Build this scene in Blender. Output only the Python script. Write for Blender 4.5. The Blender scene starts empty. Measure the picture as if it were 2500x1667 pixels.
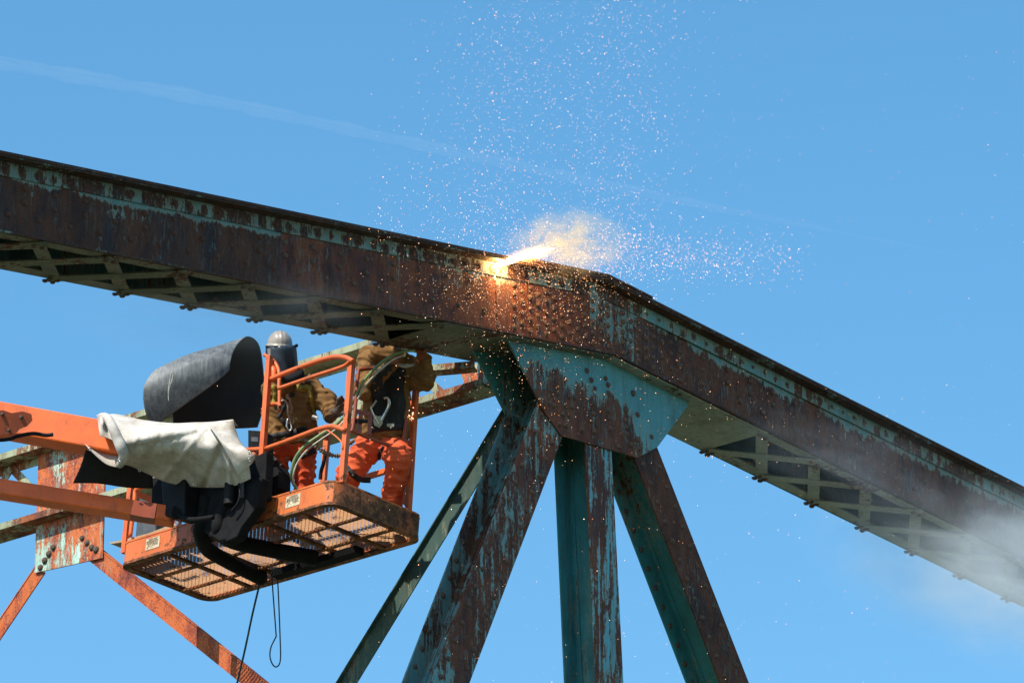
import bpy, math, random
import numpy as np
from mathutils import Vector, Matrix
random.seed(7); RNG = np.random.default_rng(11)
SC = bpy.context.scene
COL = SC.collection
V = Vector

# ------------------------------------------------------------------ camera
LENS = 200.0
FPX = LENS / 36.0 * 2500.0                    # focal length in photograph pixels
EL = math.radians(22.7)                       # the camera looks up at the bridge
_h = V((.785, .62, 0)).normalized()
FW = V((_h.x * math.cos(EL), _h.y * math.cos(EL), math.sin(EL)))
RT = V((_h.y, -_h.x, 0))
UP = RT.cross(FW)
DIST = FPX / 300.0
CAM = V((0, 0, 20.0)) - FW * DIST
cd = bpy.data.cameras.new('camera'); cam = bpy.data.objects.new('camera', cd); COL.objects.link(cam)
cd.lens = LENS; cd.sensor_width = 36.0; cd.clip_start = .5; cd.clip_end = 60000
m3 = Matrix((RT, UP, -FW)).transposed()
cam.matrix_world = Matrix.Translation(CAM) @ m3.to_4x4()
SC.camera = cam

# ------------------------------------------------------------------ sky, sun, exposure
SUN_EL, SUN_ROT = math.radians(49), math.radians(273)
SDIR = V((math.sin(SUN_ROT) * math.cos(SUN_EL), math.cos(SUN_ROT) * math.cos(SUN_EL), math.sin(SUN_EL)))
W = bpy.data.worlds.new('World'); SC.world = W; W.use_nodes = True
wn = W.node_tree
sky = wn.nodes.new('ShaderNodeTexSky'); sky.sky_type = 'NISHITA'; sky.sun_disc = False
sky.sun_elevation = SUN_EL; sky.sun_rotation = SUN_ROT
sky.altitude = 0; sky.air_density = 1.0; sky.dust_density = 0.25; sky.ozone_density = 1.0
hs = wn.nodes.new('ShaderNodeHueSaturation'); hs.inputs['Saturation'].default_value = 1.29; hs.inputs['Hue'].default_value = .487
wn.links.new(sky.outputs[0], hs.inputs['Color']); wn.links.new(hs.outputs[0], wn.nodes['Background'].inputs[0])
wn.nodes['Background'].inputs[1].default_value = 0.142
sl = bpy.data.lights.new('sun', 'SUN'); sl.energy = 4.2; sl.angle = math.radians(.53); sl.color = (1, .93, .82)
so = bpy.data.objects.new('sun', sl); COL.objects.link(so)
so.rotation_euler = SDIR.to_track_quat('Z', 'Y').to_euler()
vs = SC.view_settings
vs.view_transform = 'Standard'; vs.look = 'None'; vs.exposure = 0.6; vs.gamma = 1.0; vs.use_curve_mapping = False
SC.cycles.use_denoising = True
SC.cycles.max_bounces = 8; SC.cycles.transparent_max_bounces = 16; SC.cycles.volume_bounces = 2
SC.cycles.volume_step_rate = 1.0; SC.cycles.volume_max_steps = 96
SC.cycles.sample_clamp_indirect = 6

# ------------------------------------------------------------------ pixel -> place helpers
def ray(px, py): return FW + RT * ((px - 1250) / FPX) + UP * ((833.5 - py) / FPX)
def on_plane(px, py, p0, n):
    d = ray(px, py); return CAM + d * ((V(p0) - CAM).dot(n) / d.dot(n))
def on_y(px, py, y): return on_plane(px, py, (0, y, 0), V((0, 1, 0)))
def on_x(px, py, x): return on_plane(px, py, (x, 0, 0), V((1, 0, 0)))
def on_z(px, py, z): return on_plane(px, py, (0, 0, z), V((0, 0, 1)))
def on_d(px, py, d): return CAM + ray(px, py) * (DIST + d)       # d metres beyond the bridge's distance
def depth_of(p): return (V(p) - CAM).dot(FW) - DIST

# ------------------------------------------------------------------ object helpers
def thing(name, loc, label, cat, group=None):
    o = bpy.data.objects.new(name, None); COL.objects.link(o); o.location = loc
    o.empty_display_size = .2
    o['label'] = label; o['category'] = cat
    if group: o['group'] = group
    return o
def tag(o, label=None, cat=None, group=None, kind=None):
    if label: o['label'] = label
    if cat: o['category'] = cat
    if group: o['group'] = group
    if kind: o['kind'] = kind
    return o
def setparent(o, p):
    o.parent = p
    if p.type == 'EMPTY': o.matrix_parent_inverse = Matrix.Translation(-V(p.location))
class MB:
    def __init__(s): s.v = []; s.f = []
    def add(s, vs, fs):
        b = len(s.v); s.v += [tuple(v) for v in vs]; s.f += [tuple(b + i for i in f) for f in fs]; return s
    def prism(s, poly, ext):
        """polygon (list of 3D points) pushed along ext"""
        n = len(poly); ext = V(ext)
        vs = [V(p) for p in poly] + [V(p) + ext for p in poly]
        fs = [tuple(range(n))[::-1], tuple(range(n, 2 * n))] + [(i, (i + 1) % n, n + (i + 1) % n, n + i) for i in range(n)]
        return s.add(vs, fs)
    def bar(s, a, b, w, t, nrm):
        """flat bar from a to b, width w, thickness t along nrm (nrm side = +)"""
        a, b, nrm = V(a), V(b), V(nrm).normalized(); d = (b - a).normalized(); sd = d.cross(nrm).normalized() * (w / 2)
        nn = sd.cross(d).normalized() * t
        if nn.dot(nrm) < 0: nn = -nn
        return s.prism([a - sd, b - sd, b + sd, a + sd], nn)
    def box(s, c, x, y, z):
        c, x, y, z = V(c), V(x), V(y), V(z)
        return s.prism([c - x - y - z, c + x - y - z, c + x + y - z, c - x + y - z], z * 2)
    def tube(s, pts, r, n=10, closed=False, sq=False):
        pts = [V(p) for p in pts]; m = len(pts); rs = r if isinstance(r, (list, tuple)) else [r] * m
        up = None; b = len(s.v)
        for i, p in enumerate(pts):
            if closed: d = (pts[(i + 1) % m] - pts[i - 1]).normalized()
            else: d = (pts[min(i + 1, m - 1)] - pts[max(i - 1, 0)]).normalized()
            if up is None:
                up = V((0, 0, 1)) if abs(d.z) < .9 else V((1, 0, 0))
            up = (up - d * up.dot(d)).normalized(); sd = d.cross(up)
            for k in range(n):
                a = 2 * math.pi * (k + (.5 if sq else 0)) / n
                q = 1.3 if sq else 1
                s.v.append(tuple(p + (up * math.sin(a) + sd * math.cos(a)) * rs[i] * q))
        for i in range(m if closed else m - 1):
            for k in range(n):
                i2 = (i + 1) % m
                s.f.append((b + i * n + k, b + i2 * n + k, b + i2 * n + (k + 1) % n, b + i * n + (k + 1) % n))
        if not closed:
            s.f.append(tuple(b + k for k in range(n))); s.f.append(tuple(b + (m - 1) * n + k for k in range(n))[::-1])
        return s
    def cyl(s, a, b, r, n=14): return s.tube([a, b], r, n)
    def grid(s, G):
        """G[i][j] points -> quads"""
        r, c = len(G), len(G[0]); b = len(s.v)
        for row in G: s.v += [tuple(p) for p in row]
        for i in range(r - 1):
            for j in range(c - 1):
                s.f.append((b + i * c + j, b + i * c + j + 1, b + (i + 1) * c + j + 1, b + (i + 1) * c + j))
        return s
    def build(s, name, mat, parent=None, smooth=False, uvf=None, mods=()):
        me = bpy.data.meshes.new(name); me.from_pydata(s.v, [], s.f); me.update()
        o = bpy.data.objects.new(name, me); COL.objects.link(o)
        if mat: me.materials.append(mat)
        if smooth:
            me.polygons.foreach_set('use_smooth', [True] * len(me.polygons))
            if smooth != 'all':
                try: me.set_sharp_from_angle(angle=math.radians(40))
                except Exception: pass
        if uvf:
            uv = me.uv_layers.new(name='UVMap')
            for lp in me.loops: uv.data[lp.index].uv = uvf(me.vertices[lp.vertex_index].co)
        if parent: setparent(o, parent)
        for t, kw in mods:
            md = o.modifiers.new(t.lower(), t)
            for k, v_ in kw.items(): setattr(md, k, v_)
        return o
def catmull(pts, n=8, closed=False):
    pts = [V(p) for p in pts]; m = len(pts); out = []
    for i in range(m if closed else m - 1):
        g = (lambda k: pts[k % m]) if closed else (lambda k: pts[max(0, min(m - 1, k))])
        p0, p1, p2, p3 = g(i - 1), g(i), g(i + 1), g(i + 2)
        for j in range(n):
            t = j / n
            out.append(.5 * ((2 * p1) + (p2 - p0) * t + (2 * p0 - 5 * p1 + 4 * p2 - p3) * t * t + (3 * p1 - p0 - 3 * p2 + p3) * t ** 3))
    if not closed: out.append(pts[-1])
    return out
def spline_grid(G, n, m):
    rows = [catmull(r, m) for r in G]
    cols = [catmull([rows[i][j] for i in range(len(rows))], n) for j in range(len(rows[0]))]
    return [[cols[j][i] for j in range(len(cols))] for i in range(len(cols[0]))]

# ------------------------------------------------------------------ materials
class NT:
    def __init__(s, name):
        s.m = bpy.data.materials.new(name); s.m.use_nodes = True; s.t = s.m.node_tree; s.n = s.t.nodes; s.l = s.t.links
        s.b = s.n.get('Principled BSDF'); s.out = s.n.get('Material Output')
        s.tc = s.n.new('ShaderNodeTexCoord')
    def link(s, a, b): s.l.new(a, b)
    def mapping(s, scale=(1, 1, 1), loc=(0, 0, 0), src='Object'):
        mp = s.n.new('ShaderNodeMapping'); mp.inputs['Scale'].default_value = scale; mp.inputs['Location'].default_value = loc
        s.link(s.tc.outputs[src], mp.inputs[0]); return mp.outputs[0]
    def noise(s, scale, vec=None, detail=5, rough=.6, dist=0):
        t = s.n.new('ShaderNodeTexNoise'); t.inputs['Scale'].default_value = scale; t.inputs['Detail'].default_value = detail
        t.inputs['Roughness'].default_value = rough; t.inputs['Distortion'].default_value = dist
        s.link(vec if vec is not None else s.tc.outputs['Object'], t.inputs['Vector']); return t.outputs['Fac']
    def ramp(s, fac, stops, interp='LINEAR'):
        r = s.n.new('ShaderNodeValToRGB'); cr = r.color_ramp; cr.interpolation = interp
        while len(cr.elements) < len(stops): cr.elements.new(.5)
        for e, (p, c) in zip(cr.elements, stops):
            e.position = p
            if not isinstance(c, (tuple, list)): c = (c, c, c)
            e.color = tuple(c) + (1,)
        s.link(fac, r.inputs[0]); return r.outputs[0]
    def math(s, op, a, b=None, c=None, clamp=False):
        n = s.n.new('ShaderNodeMath'); n.operation = op; n.use_clamp = clamp
        for i, x in enumerate((a, b, c)):
            if x is None: continue
            if isinstance(x, (int, float)): n.inputs[i].default_value = x
            else: s.link(x, n.inputs[i])
        return n.outputs[0]
    def mix(s, fac, a, b, mode='MIX'):
        n = s.n.new('ShaderNodeMix'); n.data_type = 'RGBA'; n.blend_type = mode
        for i, x in ((0, fac), (6, a), (7, b)):
            if isinstance(x, (int, float)): n.inputs[i].default_value = x
            elif isinstance(x, (tuple, list)): n.inputs[i].default_value = tuple(x) + (1,)
            else: s.link(x, n.inputs[i])
        return n.outputs[2]
    def bump(s, h, strength=.4, dist=.01, prev=None):
        b = s.n.new('ShaderNodeBump'); b.inputs['Strength'].default_value = strength; b.inputs['Distance'].default_value = dist
        s.link(h, b.inputs['Height'])
        if prev: s.link(prev, b.inputs['Normal'])
        return b.outputs[0]
    def set(s, col=None, rough=None, metal=None, normal=None, spec=None):
        for k, x in (('Base Color', col), ('Roughness', rough), ('Metallic', metal), ('Normal', normal), ('Specular IOR Level', spec)):
            if x is None: continue
            i = s.b.inputs[k]
            if isinstance(x, (int, float)): i.default_value = x
            elif isinstance(x, (tuple, list)): i.default_value = tuple(x) + (1,)
            else: s.link(x, i)
        return s.m

TEAL = (.11, .27, .27)
def rust_paint(name, rust=.5, paint=TEAL, bias=None, seed=0, red=.5, streak=.22, scale=1.0, pale=.35, blue=.3, dk=.62, ubias=None, halo=0):  # dk darkens colours for shaded truss steel, brightens them for the sunlit strut
    """flaking bridge paint over rust; rust 0..1 is how much of the paint has gone; bias: ramp over UV v added to the paint"""
    n = NT(name); L = (seed * 3.7, seed * 1.3, seed * 2.1); paint = tuple(x * (.45 + .55 * dk) for x in paint)
    big = n.noise(1.9 * scale, n.mapping((1, 1, .55), L), 6, .68)
    stk = n.noise(1.0, n.mapping((17 * scale, 17 * scale, 1.7 * scale), L), 5, .65)
    fine = n.noise(30 * scale, n.mapping((1, 1, .55), L), 8, .86)
    m = n.math('MULTIPLY', big, 1 - streak - .30)
    m = n.math('MULTIPLY_ADD', stk, streak, m)
    m = n.math('MULTIPLY_ADD', fine, .30, m)
    if bias:
        sep = n.n.new('ShaderNodeSeparateXYZ'); n.link(n.tc.outputs['UV'], sep.inputs[0])
        bi = n.ramp(sep.outputs[1], bias)
        m = n.math('ADD', m, n.math('SUBTRACT', bi, .5))
    if ubias:
        sep = n.n.new('ShaderNodeSeparateXYZ'); n.link(n.tc.outputs['UV'], sep.inputs[0])
        m = n.math('ADD', m, n.math('SUBTRACT', n.ramp(sep.outputs[0], ubias), .5))
    if halo:                                                             # rust spreading from each rivet of the row
        sep = n.n.new('ShaderNodeSeparateXYZ'); n.link(n.tc.outputs['UV'], sep.inputs[0])
        fu = n.math('SUBTRACT', n.math('FRACT', n.math('ADD', sep.outputs[0], .5)), .5)
        dd_ = n.math('SQRT', n.math('ADD', n.math('POWER', n.math('ABSOLUTE', fu), 2.0), n.math('POWER', n.math('ABSOLUTE', sep.outputs[1]), 2.0)))
        m = n.math('SUBTRACT', m, n.ramp(dd_, [(.12, halo), (.36, 0)]))
    th = .38 + .24 * rust
    mask = n.ramp(m, [(th - .008, 0), (th + .012, 1)])                    # 1 = paint
    edge = n.ramp(m, [(th - .05, 0), (th, 1), (th + .01, 1), (th + .06, 0)])
    rn = n.noise(5.5 * scale, n.mapping((1, 1, .4), (L[1], L[0], L[2])), 8, .72)
    r2 = n.noise(62, None, 5, .8)
    rr = n.math('MULTIPLY_ADD', r2, .45, n.math('MULTIPLY', rn, .55))
    a, b_, c = (.024, .016, .015), (.092 + .06 * red, .038, .021), (.18 + .16 * red, .068 + .025 * red, .026)
    a, b_, c = [tuple(x * dk for x in q) for q in (a, b_, c)]
    rust_c = n.ramp(rr, [(.38, a), (.47, b_), (.56, c), (.68, (.05 * dk, .028 * dk, .022 * dk)), (.76, c)])
    bl = n.ramp(n.noise(2.6, n.mapping((1.6, 1.6, .5), (L[2], L[1], L[0] + 5)), 6, .7), [(.52, 0), (.64, blue)])
    rust_c = n.mix(bl, rust_c, (.045 * dk, .05 * dk, .075 * dk))
    ps = n.ramp(n.noise(1.0, n.mapping((30, 30, 1.6), (L[0] + 9, L[2], L[1])), 4, .7), [(.60, 0), (.70, pale)])
    rust_c = n.mix(ps, rust_c, (.24 * dk, .22 * dk, .15 * dk))
    fk = n.ramp(n.noise(1.0, n.mapping((48, 48, 9), (L[1] + 2, L[0], L[2])), 6, .8), [(.54, 0), (.62, .9)])
    fk2 = n.ramp(n.noise(3.2, n.mapping((1, 1, .5), (L[2] + 7, L[0], L[1])), 4, .6), [(.40, .12), (.60, 1)])
    rust_c = n.mix(n.math('MULTIPLY', fk, fk2), rust_c, n.mix(fk2, (.10, .09, .06), tuple(.6 * x + .03 for x in paint)))
    pv = n.noise(3.0, n.mapping((1, 1, .5), L), 6, .7)
    p_hi = tuple(min(1, x * 1.18) for x in paint); p_lo = tuple(x * .62 for x in paint)
    paint_c = n.ramp(pv, [(.32, p_lo), (.5, paint), (.7, p_hi)])
    dirt = n.ramp(n.noise(1.0, n.mapping((22, 22, 1.1), (L[2], L[0] + 3, 0)), 5, .65), [(.52, 0), (.72, .55)])
    paint_c = n.mix(dirt, paint_c, (.09, .085, .06))
    spk = n.ramp(n.noise(60, None, 3, .6), [(.62, 0), (.68, .7)])
    paint_c = n.mix(spk, paint_c, (.06, .045, .035))
    paint_c = n.mix(n.math('MULTIPLY', edge, .5), paint_c, (.27, .26, .17))
    col = n.mix(mask, rust_c, paint_c)
    hgt = n.math('MULTIPLY_ADD', mask, .35, n.math('MULTIPLY', rr, .6))
    rough = n.math('MULTIPLY_ADD', mask, -.22, .82)
    return n.set(col, rough, 0, n.bump(hgt, .55, .012), .35)

def lift_paint(name, base=(.88, .165, .03), rust=.3, seed=0, dirt=.3):
    n = NT(name); L = (seed * 2.3, seed * 4.1, seed)
    b1 = n.noise(4.5, n.mapping((1, 1, 1), L), 7, .7); b2 = n.noise(38, n.mapping((1, 1, 1), L), 4, .7)
    m = n.math('MULTIPLY_ADD', b2, .22, n.math('MULTIPLY', b1, .78)); th = .70 - .34 * rust
    mask = n.ramp(m, [(th - .01, 0), (th + .025, 1)])                     # 1 = bare rust
    rc = n.ramp(n.noise(16, n.mapping((1, 1, 1), L), 6, .7), [(.3, (.03, .018, .014)), (.5, (.12, .045, .02)), (.68, (.30, .14, .05)), (.76, (.4, .33, .22))])
    pc = n.ramp(n.noise(2.2, n.mapping((1, 1, 1), L), 5, .6), [(.3, tuple(x * .78 for x in base)), (.55, base), (.75, (base[0], base[1] * 1.15, base[2] * 1.3))])
    dd = n.ramp(n.noise(7, n.mapping((1, 1, .5), (L[2], L[0], L[1])), 7, .75), [(.5, 0), (.78, dirt)])
    pc = n.mix(dd, pc, (.07, .04, .03))
    scr = n.ramp(n.noise(1.0, n.mapping((9, 90, 60), L), 3, .6), [(.66, 0), (.72, .5)])
    pc = n.mix(scr, pc, (.10, .05, .035))
    col = n.mix(mask, pc, rc)
    return n.set(col, n.math('MULTIPLY_ADD', mask, .35, .45), 0, n.bump(n.math('MULTIPLY_ADD', mask, -.4, n.math('MULTIPLY', b2, .3)), .4, .008), .4)

def simple(name, c1, c2=None, scale=12, rough=.6, bump=.2, bd=.006, metal=0, spec=.4, stretch=(1, 1, 1), detail=6):
    n = NT(name); c2 = c2 or tuple(x * .6 for x in c1)
    f = n.noise(scale, n.mapping(stretch), detail, .65)
    col = n.ramp(f, [(.32, c2), (.62, c1)])
    return n.set(col, rough, metal, n.bump(f, bump, bd) if bump else None, spec)

def emission(name, col, strength, sample=True):
    m = bpy.data.materials.new(name); m.use_nodes = True; t = m.node_tree; t.nodes.clear()
    e = t.nodes.new('ShaderNodeEmission'); e.inputs[0].default_value = tuple(col) + (1,); e.inputs[1].default_value = strength
    o = t.nodes.new('ShaderNodeOutputMaterial'); t.links.new(e.outputs[0], o.inputs[0])
    if not sample: m.cycles.emission_sampling = 'NONE'
    return m

M = {}
M['web_left'] = rust_paint('web_paint_left', .62, bias=[(0, .40), (.10, .42), (.66, .455), (.78, .58), (1, .66)], seed=1, dk=.36, red=.4, blue=.5, pale=.5)
M['web_cut'] = rust_paint('web_paint_middle', .66, bias=[(0, .40), (.12, .43), (.74, .48), (.86, .60), (1, .64)], seed=2, dk=.52, red=1.0, blue=.25, pale=.4)
M['web_node_red'] = rust_paint('web_paint_joint_rusty', .70, bias=[(0, .42), (.5, .47), (.85, .50), (1, .58)], seed=30, dk=.52, red=.9, blue=.5, pale=.6, scale=1.2)
M['web_node'] = rust_paint('web_paint_joint', .56, bias=[(0, .45), (.5, .50), (.85, .52), (1, .60)], seed=3, dk=.5, red=.45, blue=.6, pale=.6, scale=1.3)
M['web_right'] = rust_paint('web_paint_right', .60, bias=[(0, .42), (.6, .46), (.76, .56), (1, .70)], seed=4, dk=.44, red=.6, blue=.25)
M['angle'] = rust_paint('angle_paint', .48, paint=(.13, .27, .25), seed=5, red=.05, dk=.42, scale=1.7, halo=.07, pale=.6)
M['angle_right'] = rust_paint('angle_paint_right', .40, paint=(.13, .29, .28), seed=35, red=.15, dk=.5, scale=1.3, halo=.05)
M['cover'] = rust_paint('cover_plate_rust', .85, seed=6, red=.2, dk=.38)
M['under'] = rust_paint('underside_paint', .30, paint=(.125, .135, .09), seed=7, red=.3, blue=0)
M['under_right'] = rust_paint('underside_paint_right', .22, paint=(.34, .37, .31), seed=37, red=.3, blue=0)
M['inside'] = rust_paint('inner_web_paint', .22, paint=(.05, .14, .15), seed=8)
M['gusset'] = rust_paint('gusset_paint', .50, streak=.34, paint=(.085, .29, .30), bias=[(0, .40), (.45, .44), (.62, .50), (.80, .70), (1, .9)], ubias=[(0, .60), (.13, .50), (.60, .50), (.76, .60), (.9, .85), (1, .9)], seed=9, red=.45, scale=.9, pale=.4)
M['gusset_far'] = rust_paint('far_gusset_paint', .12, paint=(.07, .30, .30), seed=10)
M['diag_left'] = rust_paint('left_diagonal_paint', .55, paint=(.075, .35, .40), seed=12, red=.5, streak=.35, pale=.5, dk=.5)
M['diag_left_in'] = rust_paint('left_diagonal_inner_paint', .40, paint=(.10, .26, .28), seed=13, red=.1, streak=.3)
M['post_out'] = rust_paint('post_face_paint', .50, paint=(.08, .43, .52), seed=14, red=.4, streak=.5, blue=.6)
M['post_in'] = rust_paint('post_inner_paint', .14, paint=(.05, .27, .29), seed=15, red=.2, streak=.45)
M['diag_right'] = rust_paint('right_diagonal_rust', .98, dk=.45, seed=16, red=.5, blue=.15, pale=.1)
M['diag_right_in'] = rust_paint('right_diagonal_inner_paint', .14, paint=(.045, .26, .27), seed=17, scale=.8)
M['brace'] = rust_paint('knee_brace_shaded_paint', .16, paint=(.045, .10, .085), seed=18, streak=.4)  # paint darkened so the chord's shadow is in the colour
M['strut'] = rust_paint('strut_paint', .42, paint=(.34, .36, .22), seed=19, dk=1.0, red=.9, blue=0)
M['strut_plate'] = rust_paint('strut_plate_rust', .60, paint=(.40, .62, .52), seed=20, dk=1.45, red=1.6, blue=0, pale=.75, scale=1.5)
M['strut_brace'] = rust_paint('strut_brace_rust', .97, paint=(.42, .40, .28), seed=21, dk=1.2, red=1.9, blue=0, pale=.3)
M['rivet'] = rust_paint('rivet_rust', .62, seed=22, red=.4, scale=4)
M['rivet_dark'] = rust_paint('rivet_dark_rust', .9, seed=23, red=.15, scale=4)

# ------------------------------------------------------------------ ground far below (out of frame, bounces daylight up)
g = MB(); S = 3000
g.add([(-S, -S, 0), (S, -S, 0), (S, S, 0), (-S, S, 0)], [(0, 1, 2, 3)])
ground = tag(g.build('ground', simple('ground_earth', (.10, .10, .06), (.05, .07, .03), .6, .95, .3, .05)), kind='structure')

# ================================================================== NEAR TRUSS
ZK = .71                                        # width of the box chord
truss = thing('bridge_truss', (1.4, .3, 17), 'rusty teal riveted steel truss with bent top chord across the sky', 'truss')
def line(p, q):
    (x0, z0), (x1, z1) = (p.x, p.z), (q.x, q.z)
    return lambda x: z0 + (z1 - z0) * (x - x0) / (x1 - x0)
OV, CT = .12, .03
tL = line(on_y(0, 365, -OV), on_y(1489, 675, -OV)); tR = line(on_y(1489, 675, -OV), on_y(2500, 1185, -OV))
bL = line(on_y(0, 565, 0), on_y(1499, 866, 0)); bR = line(on_y(1499, 866, 0), on_y(2437, 1333, 0))
XKT = on_y(1489, 675, -OV).x; XKB = on_y(1499, 866, 0).x
def zt(x): return tL(x) if x < XKT else tR(x)
def zb(x): return bL(x) if x < XKB else bR(x)
def zw(x): return zt(x) - CT                    # top of the web
XL, XR = -11.0, 12.0
XSEAM = on_y(1213, 806, 0).x; XSEAM_T = on_y(1207, 650, 0).x; XSP = on_y(1606, 850, 0).x; XM = -2.9
def poly(xs_top, top, xs_bot, bot, y):
    return [V((x, y, top(x))) for x in xs_top] + [V((x, y, bot(x))) for x in reversed(xs_bot)]
def uv_web(co):
    a, b = zb(co.x), zw(co.x); return (co.x, (co.z - a) / (b - a))
rvm = MB()                                      # one shared rivet head: a low dome, axis +Z
for k in range(8): rvm.v.append((math.cos(k * math.pi / 4), math.sin(k * math.pi / 4), 0))
for k in range(8): rvm.v.append((.72 * math.cos(k * math.pi / 4), .72 * math.sin(k * math.pi / 4), .55))
rvm.v.append((0, 0, .78))
for k in range(8):
    rvm.f += [(k, (k + 1) % 8, 8 + (k + 1) % 8, 8 + k), (8 + k, 8 + (k + 1) % 8, 16)]
def rivet_mesh(mat):
    me = bpy.data.meshes.new('rivet'); me.from_pydata(rvm.v, [], rvm.f); me.update(); me.materials.append(mat)
    me.polygons.foreach_set('use_smooth', [True] * len(me.polygons)); return me
RV = {k: rivet_mesh(M[k]) for k in ('rivet', 'rivet_dark')}
def rivet(p, nrm, parent, r=.024, kind='rivet'):
    o = bpy.data.objects.new('rivet', RV[kind]); COL.objects.link(o)
    q = V(nrm).to_track_quat('Z', 'Y').to_matrix().to_4x4()
    r *= random.uniform(.88, 1.12)
    o.matrix_basis = Matrix.Translation(V(p)) @ q @ Matrix.Rotation(random.random() * 6, 4, 'Z') @ Matrix.Diagonal((r, r, r * random.uniform(.9, 1.2), 1))
    setparent(o, parent); return o
NY = V((0, -1, 0))
# webs: outer face at y = 0
def web(xs_top, xs_bot, y0, th, mat, name='web_plate'):
    return MB().prism(poly(xs_top, zw, xs_bot, zb, y0), (0, th, 0)).build(name, mat, truss, uvf=uv_web)
w1 = web([XL, XM], [XL, XM], 0, .02, M['web_left'])
w2 = web([XM + .002, XSEAM_T - .006], [XM + .002, XSEAM - .006], 0, .02, M['web_cut'])
XN = on_y(1440, 780, 0).x
w3a = web([XSEAM_T + .006, XN], [XSEAM + .006, XN], -.003, .023, M['web_node_red'])
w3 = web([XN + .001, XKT, XSP], [XN + .001, XKB, XSP], -.003, .023, M['web_node'])
w4 = web([XSP + .001, XR], [XSP + .001, XR], .008, .02, M['web_right'])
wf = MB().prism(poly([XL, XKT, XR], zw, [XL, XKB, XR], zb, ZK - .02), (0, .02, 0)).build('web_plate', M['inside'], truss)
# top angles: vertical leg on the outside of the web, horizontal leg under the cover plate
AH = .125
def angle_v(x0, x1, y0, th, mat, top, bot):
    xs = [x0] + ([XKT] if x0 < XKT < x1 else []) + [x1]
    return MB().prism(poly(xs, top, xs, bot, y0), (0, th, 0)).build('top_angle', mat, truss, uvf=lambda co: ((co.x - (-6.5 if x0 < -5 else XSEAM_T + .2)) / .168, (co.z - zw(co.x) + .073) / .168))
a1 = angle_v(XL, XSEAM_T - .004, -.013, .0125, M['angle'], lambda x: zw(x) - .002, lambda x: zw(x) - AH)
a2 = angle_v(XSEAM_T + .004, XR, -.0145, .011, M['angle_right'], lambda x: zw(x) - .002, lambda x: zw(x) - AH)
for x0, x1 in ((XL, XSEAM_T - .004), (XSEAM_T + .004, XR)):
    xs = [x0] + ([XKT] if x0 < XKT < x1 else []) + [x1]
    MB().prism(poly(xs, lambda x: zw(x) - .001, xs, lambda x: zw(x) - .014, -OV + .008), (0, OV - .024, 0)).build('top_angle', M['angle'], truss)
# cover plates, two layers, plus the bent joint plate
def slab(x0, x1, lo, hi, y0, y1, mat, name):
    xs = [x0] + ([XKT] if x0 < XKT < x1 else []) + [x1]
    return MB().prism(poly(xs, lambda x: zt(x) + hi, xs, lambda x: zt(x) + lo, y0), (0, y1 - y0, 0)).build(name, mat, truss)
for x0, x1 in ((XL, XSEAM_T - .005), (XSEAM_T + .005, XR)):
    slab(x0, x1, -CT, -.016, -OV, ZK + OV, M['cover'], 'cover_plate')
    slab(x0, x1, -.0155, 0, -OV + .012, ZK + OV - .012, M['cover'], 'cover_plate')
slab(on_y(1300, 640, -OV).x, on_y(1595, 730, -OV).x, .0005, .02, -OV + .004, ZK + OV - .004, M['cover'], 'cover_plate')
# bottom angles: inward legs and an outer lip
for y0, y1 in ((.021, .125), (ZK - .125, ZK - .021)):
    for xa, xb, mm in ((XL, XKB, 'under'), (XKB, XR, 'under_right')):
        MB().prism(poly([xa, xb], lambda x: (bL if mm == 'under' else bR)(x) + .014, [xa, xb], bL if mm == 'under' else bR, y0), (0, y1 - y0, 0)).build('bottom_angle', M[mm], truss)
for x0, x1, y in ((XL, XSEAM - .006, -.012), (XSEAM + .006, XR, -.016)):
    xs = [x0] + ([XKB] if x0 < XKB < x1 else []) + [x1]
    MB().prism(poly(xs, lambda x: zb(x) + .012, xs, lambda x: zb(x) - .004, y), (0, .03, 0)).build('bottom_lip', M['cover'], truss)
# underside batten plates at the joint and double lacing beyond them
XB0 = on_y(1085, 780, .02).x; XB1 = on_y(1868, 1055, .02).x
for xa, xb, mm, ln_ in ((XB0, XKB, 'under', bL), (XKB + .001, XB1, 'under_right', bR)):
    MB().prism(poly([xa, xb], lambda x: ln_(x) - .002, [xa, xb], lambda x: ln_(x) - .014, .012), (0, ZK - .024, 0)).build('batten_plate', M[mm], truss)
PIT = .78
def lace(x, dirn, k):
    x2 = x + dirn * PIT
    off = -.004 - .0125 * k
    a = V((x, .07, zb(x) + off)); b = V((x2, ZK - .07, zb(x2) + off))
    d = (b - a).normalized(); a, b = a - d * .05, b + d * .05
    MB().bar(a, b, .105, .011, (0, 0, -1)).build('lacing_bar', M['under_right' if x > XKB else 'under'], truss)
left_pts, right_pts = [], []
x = XB0 - .02
while x > -8.2: left_pts.append(x); x -= PIT
x = XB1 + .02
while x < 9.8: right_pts.append(x); x += PIT
lac = []
for i in range(len(left_pts) - 1):
    lace(left_pts[i + 1], 1, 0); lace(left_pts[i], -1, 1)
for i in range(len(right_pts) - 1):
    lace(right_pts[i], 1, 0); lace(right_pts[i + 1], -1, 1)
for x in left_pts + right_pts:
    for y in (.07, ZK - .07, ZK - .02):
        for dx in (-.035, .05):
            rivet((x + dx, y, zb(x + dx) - .027), (0, 0, -1), truss, .026)
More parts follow.
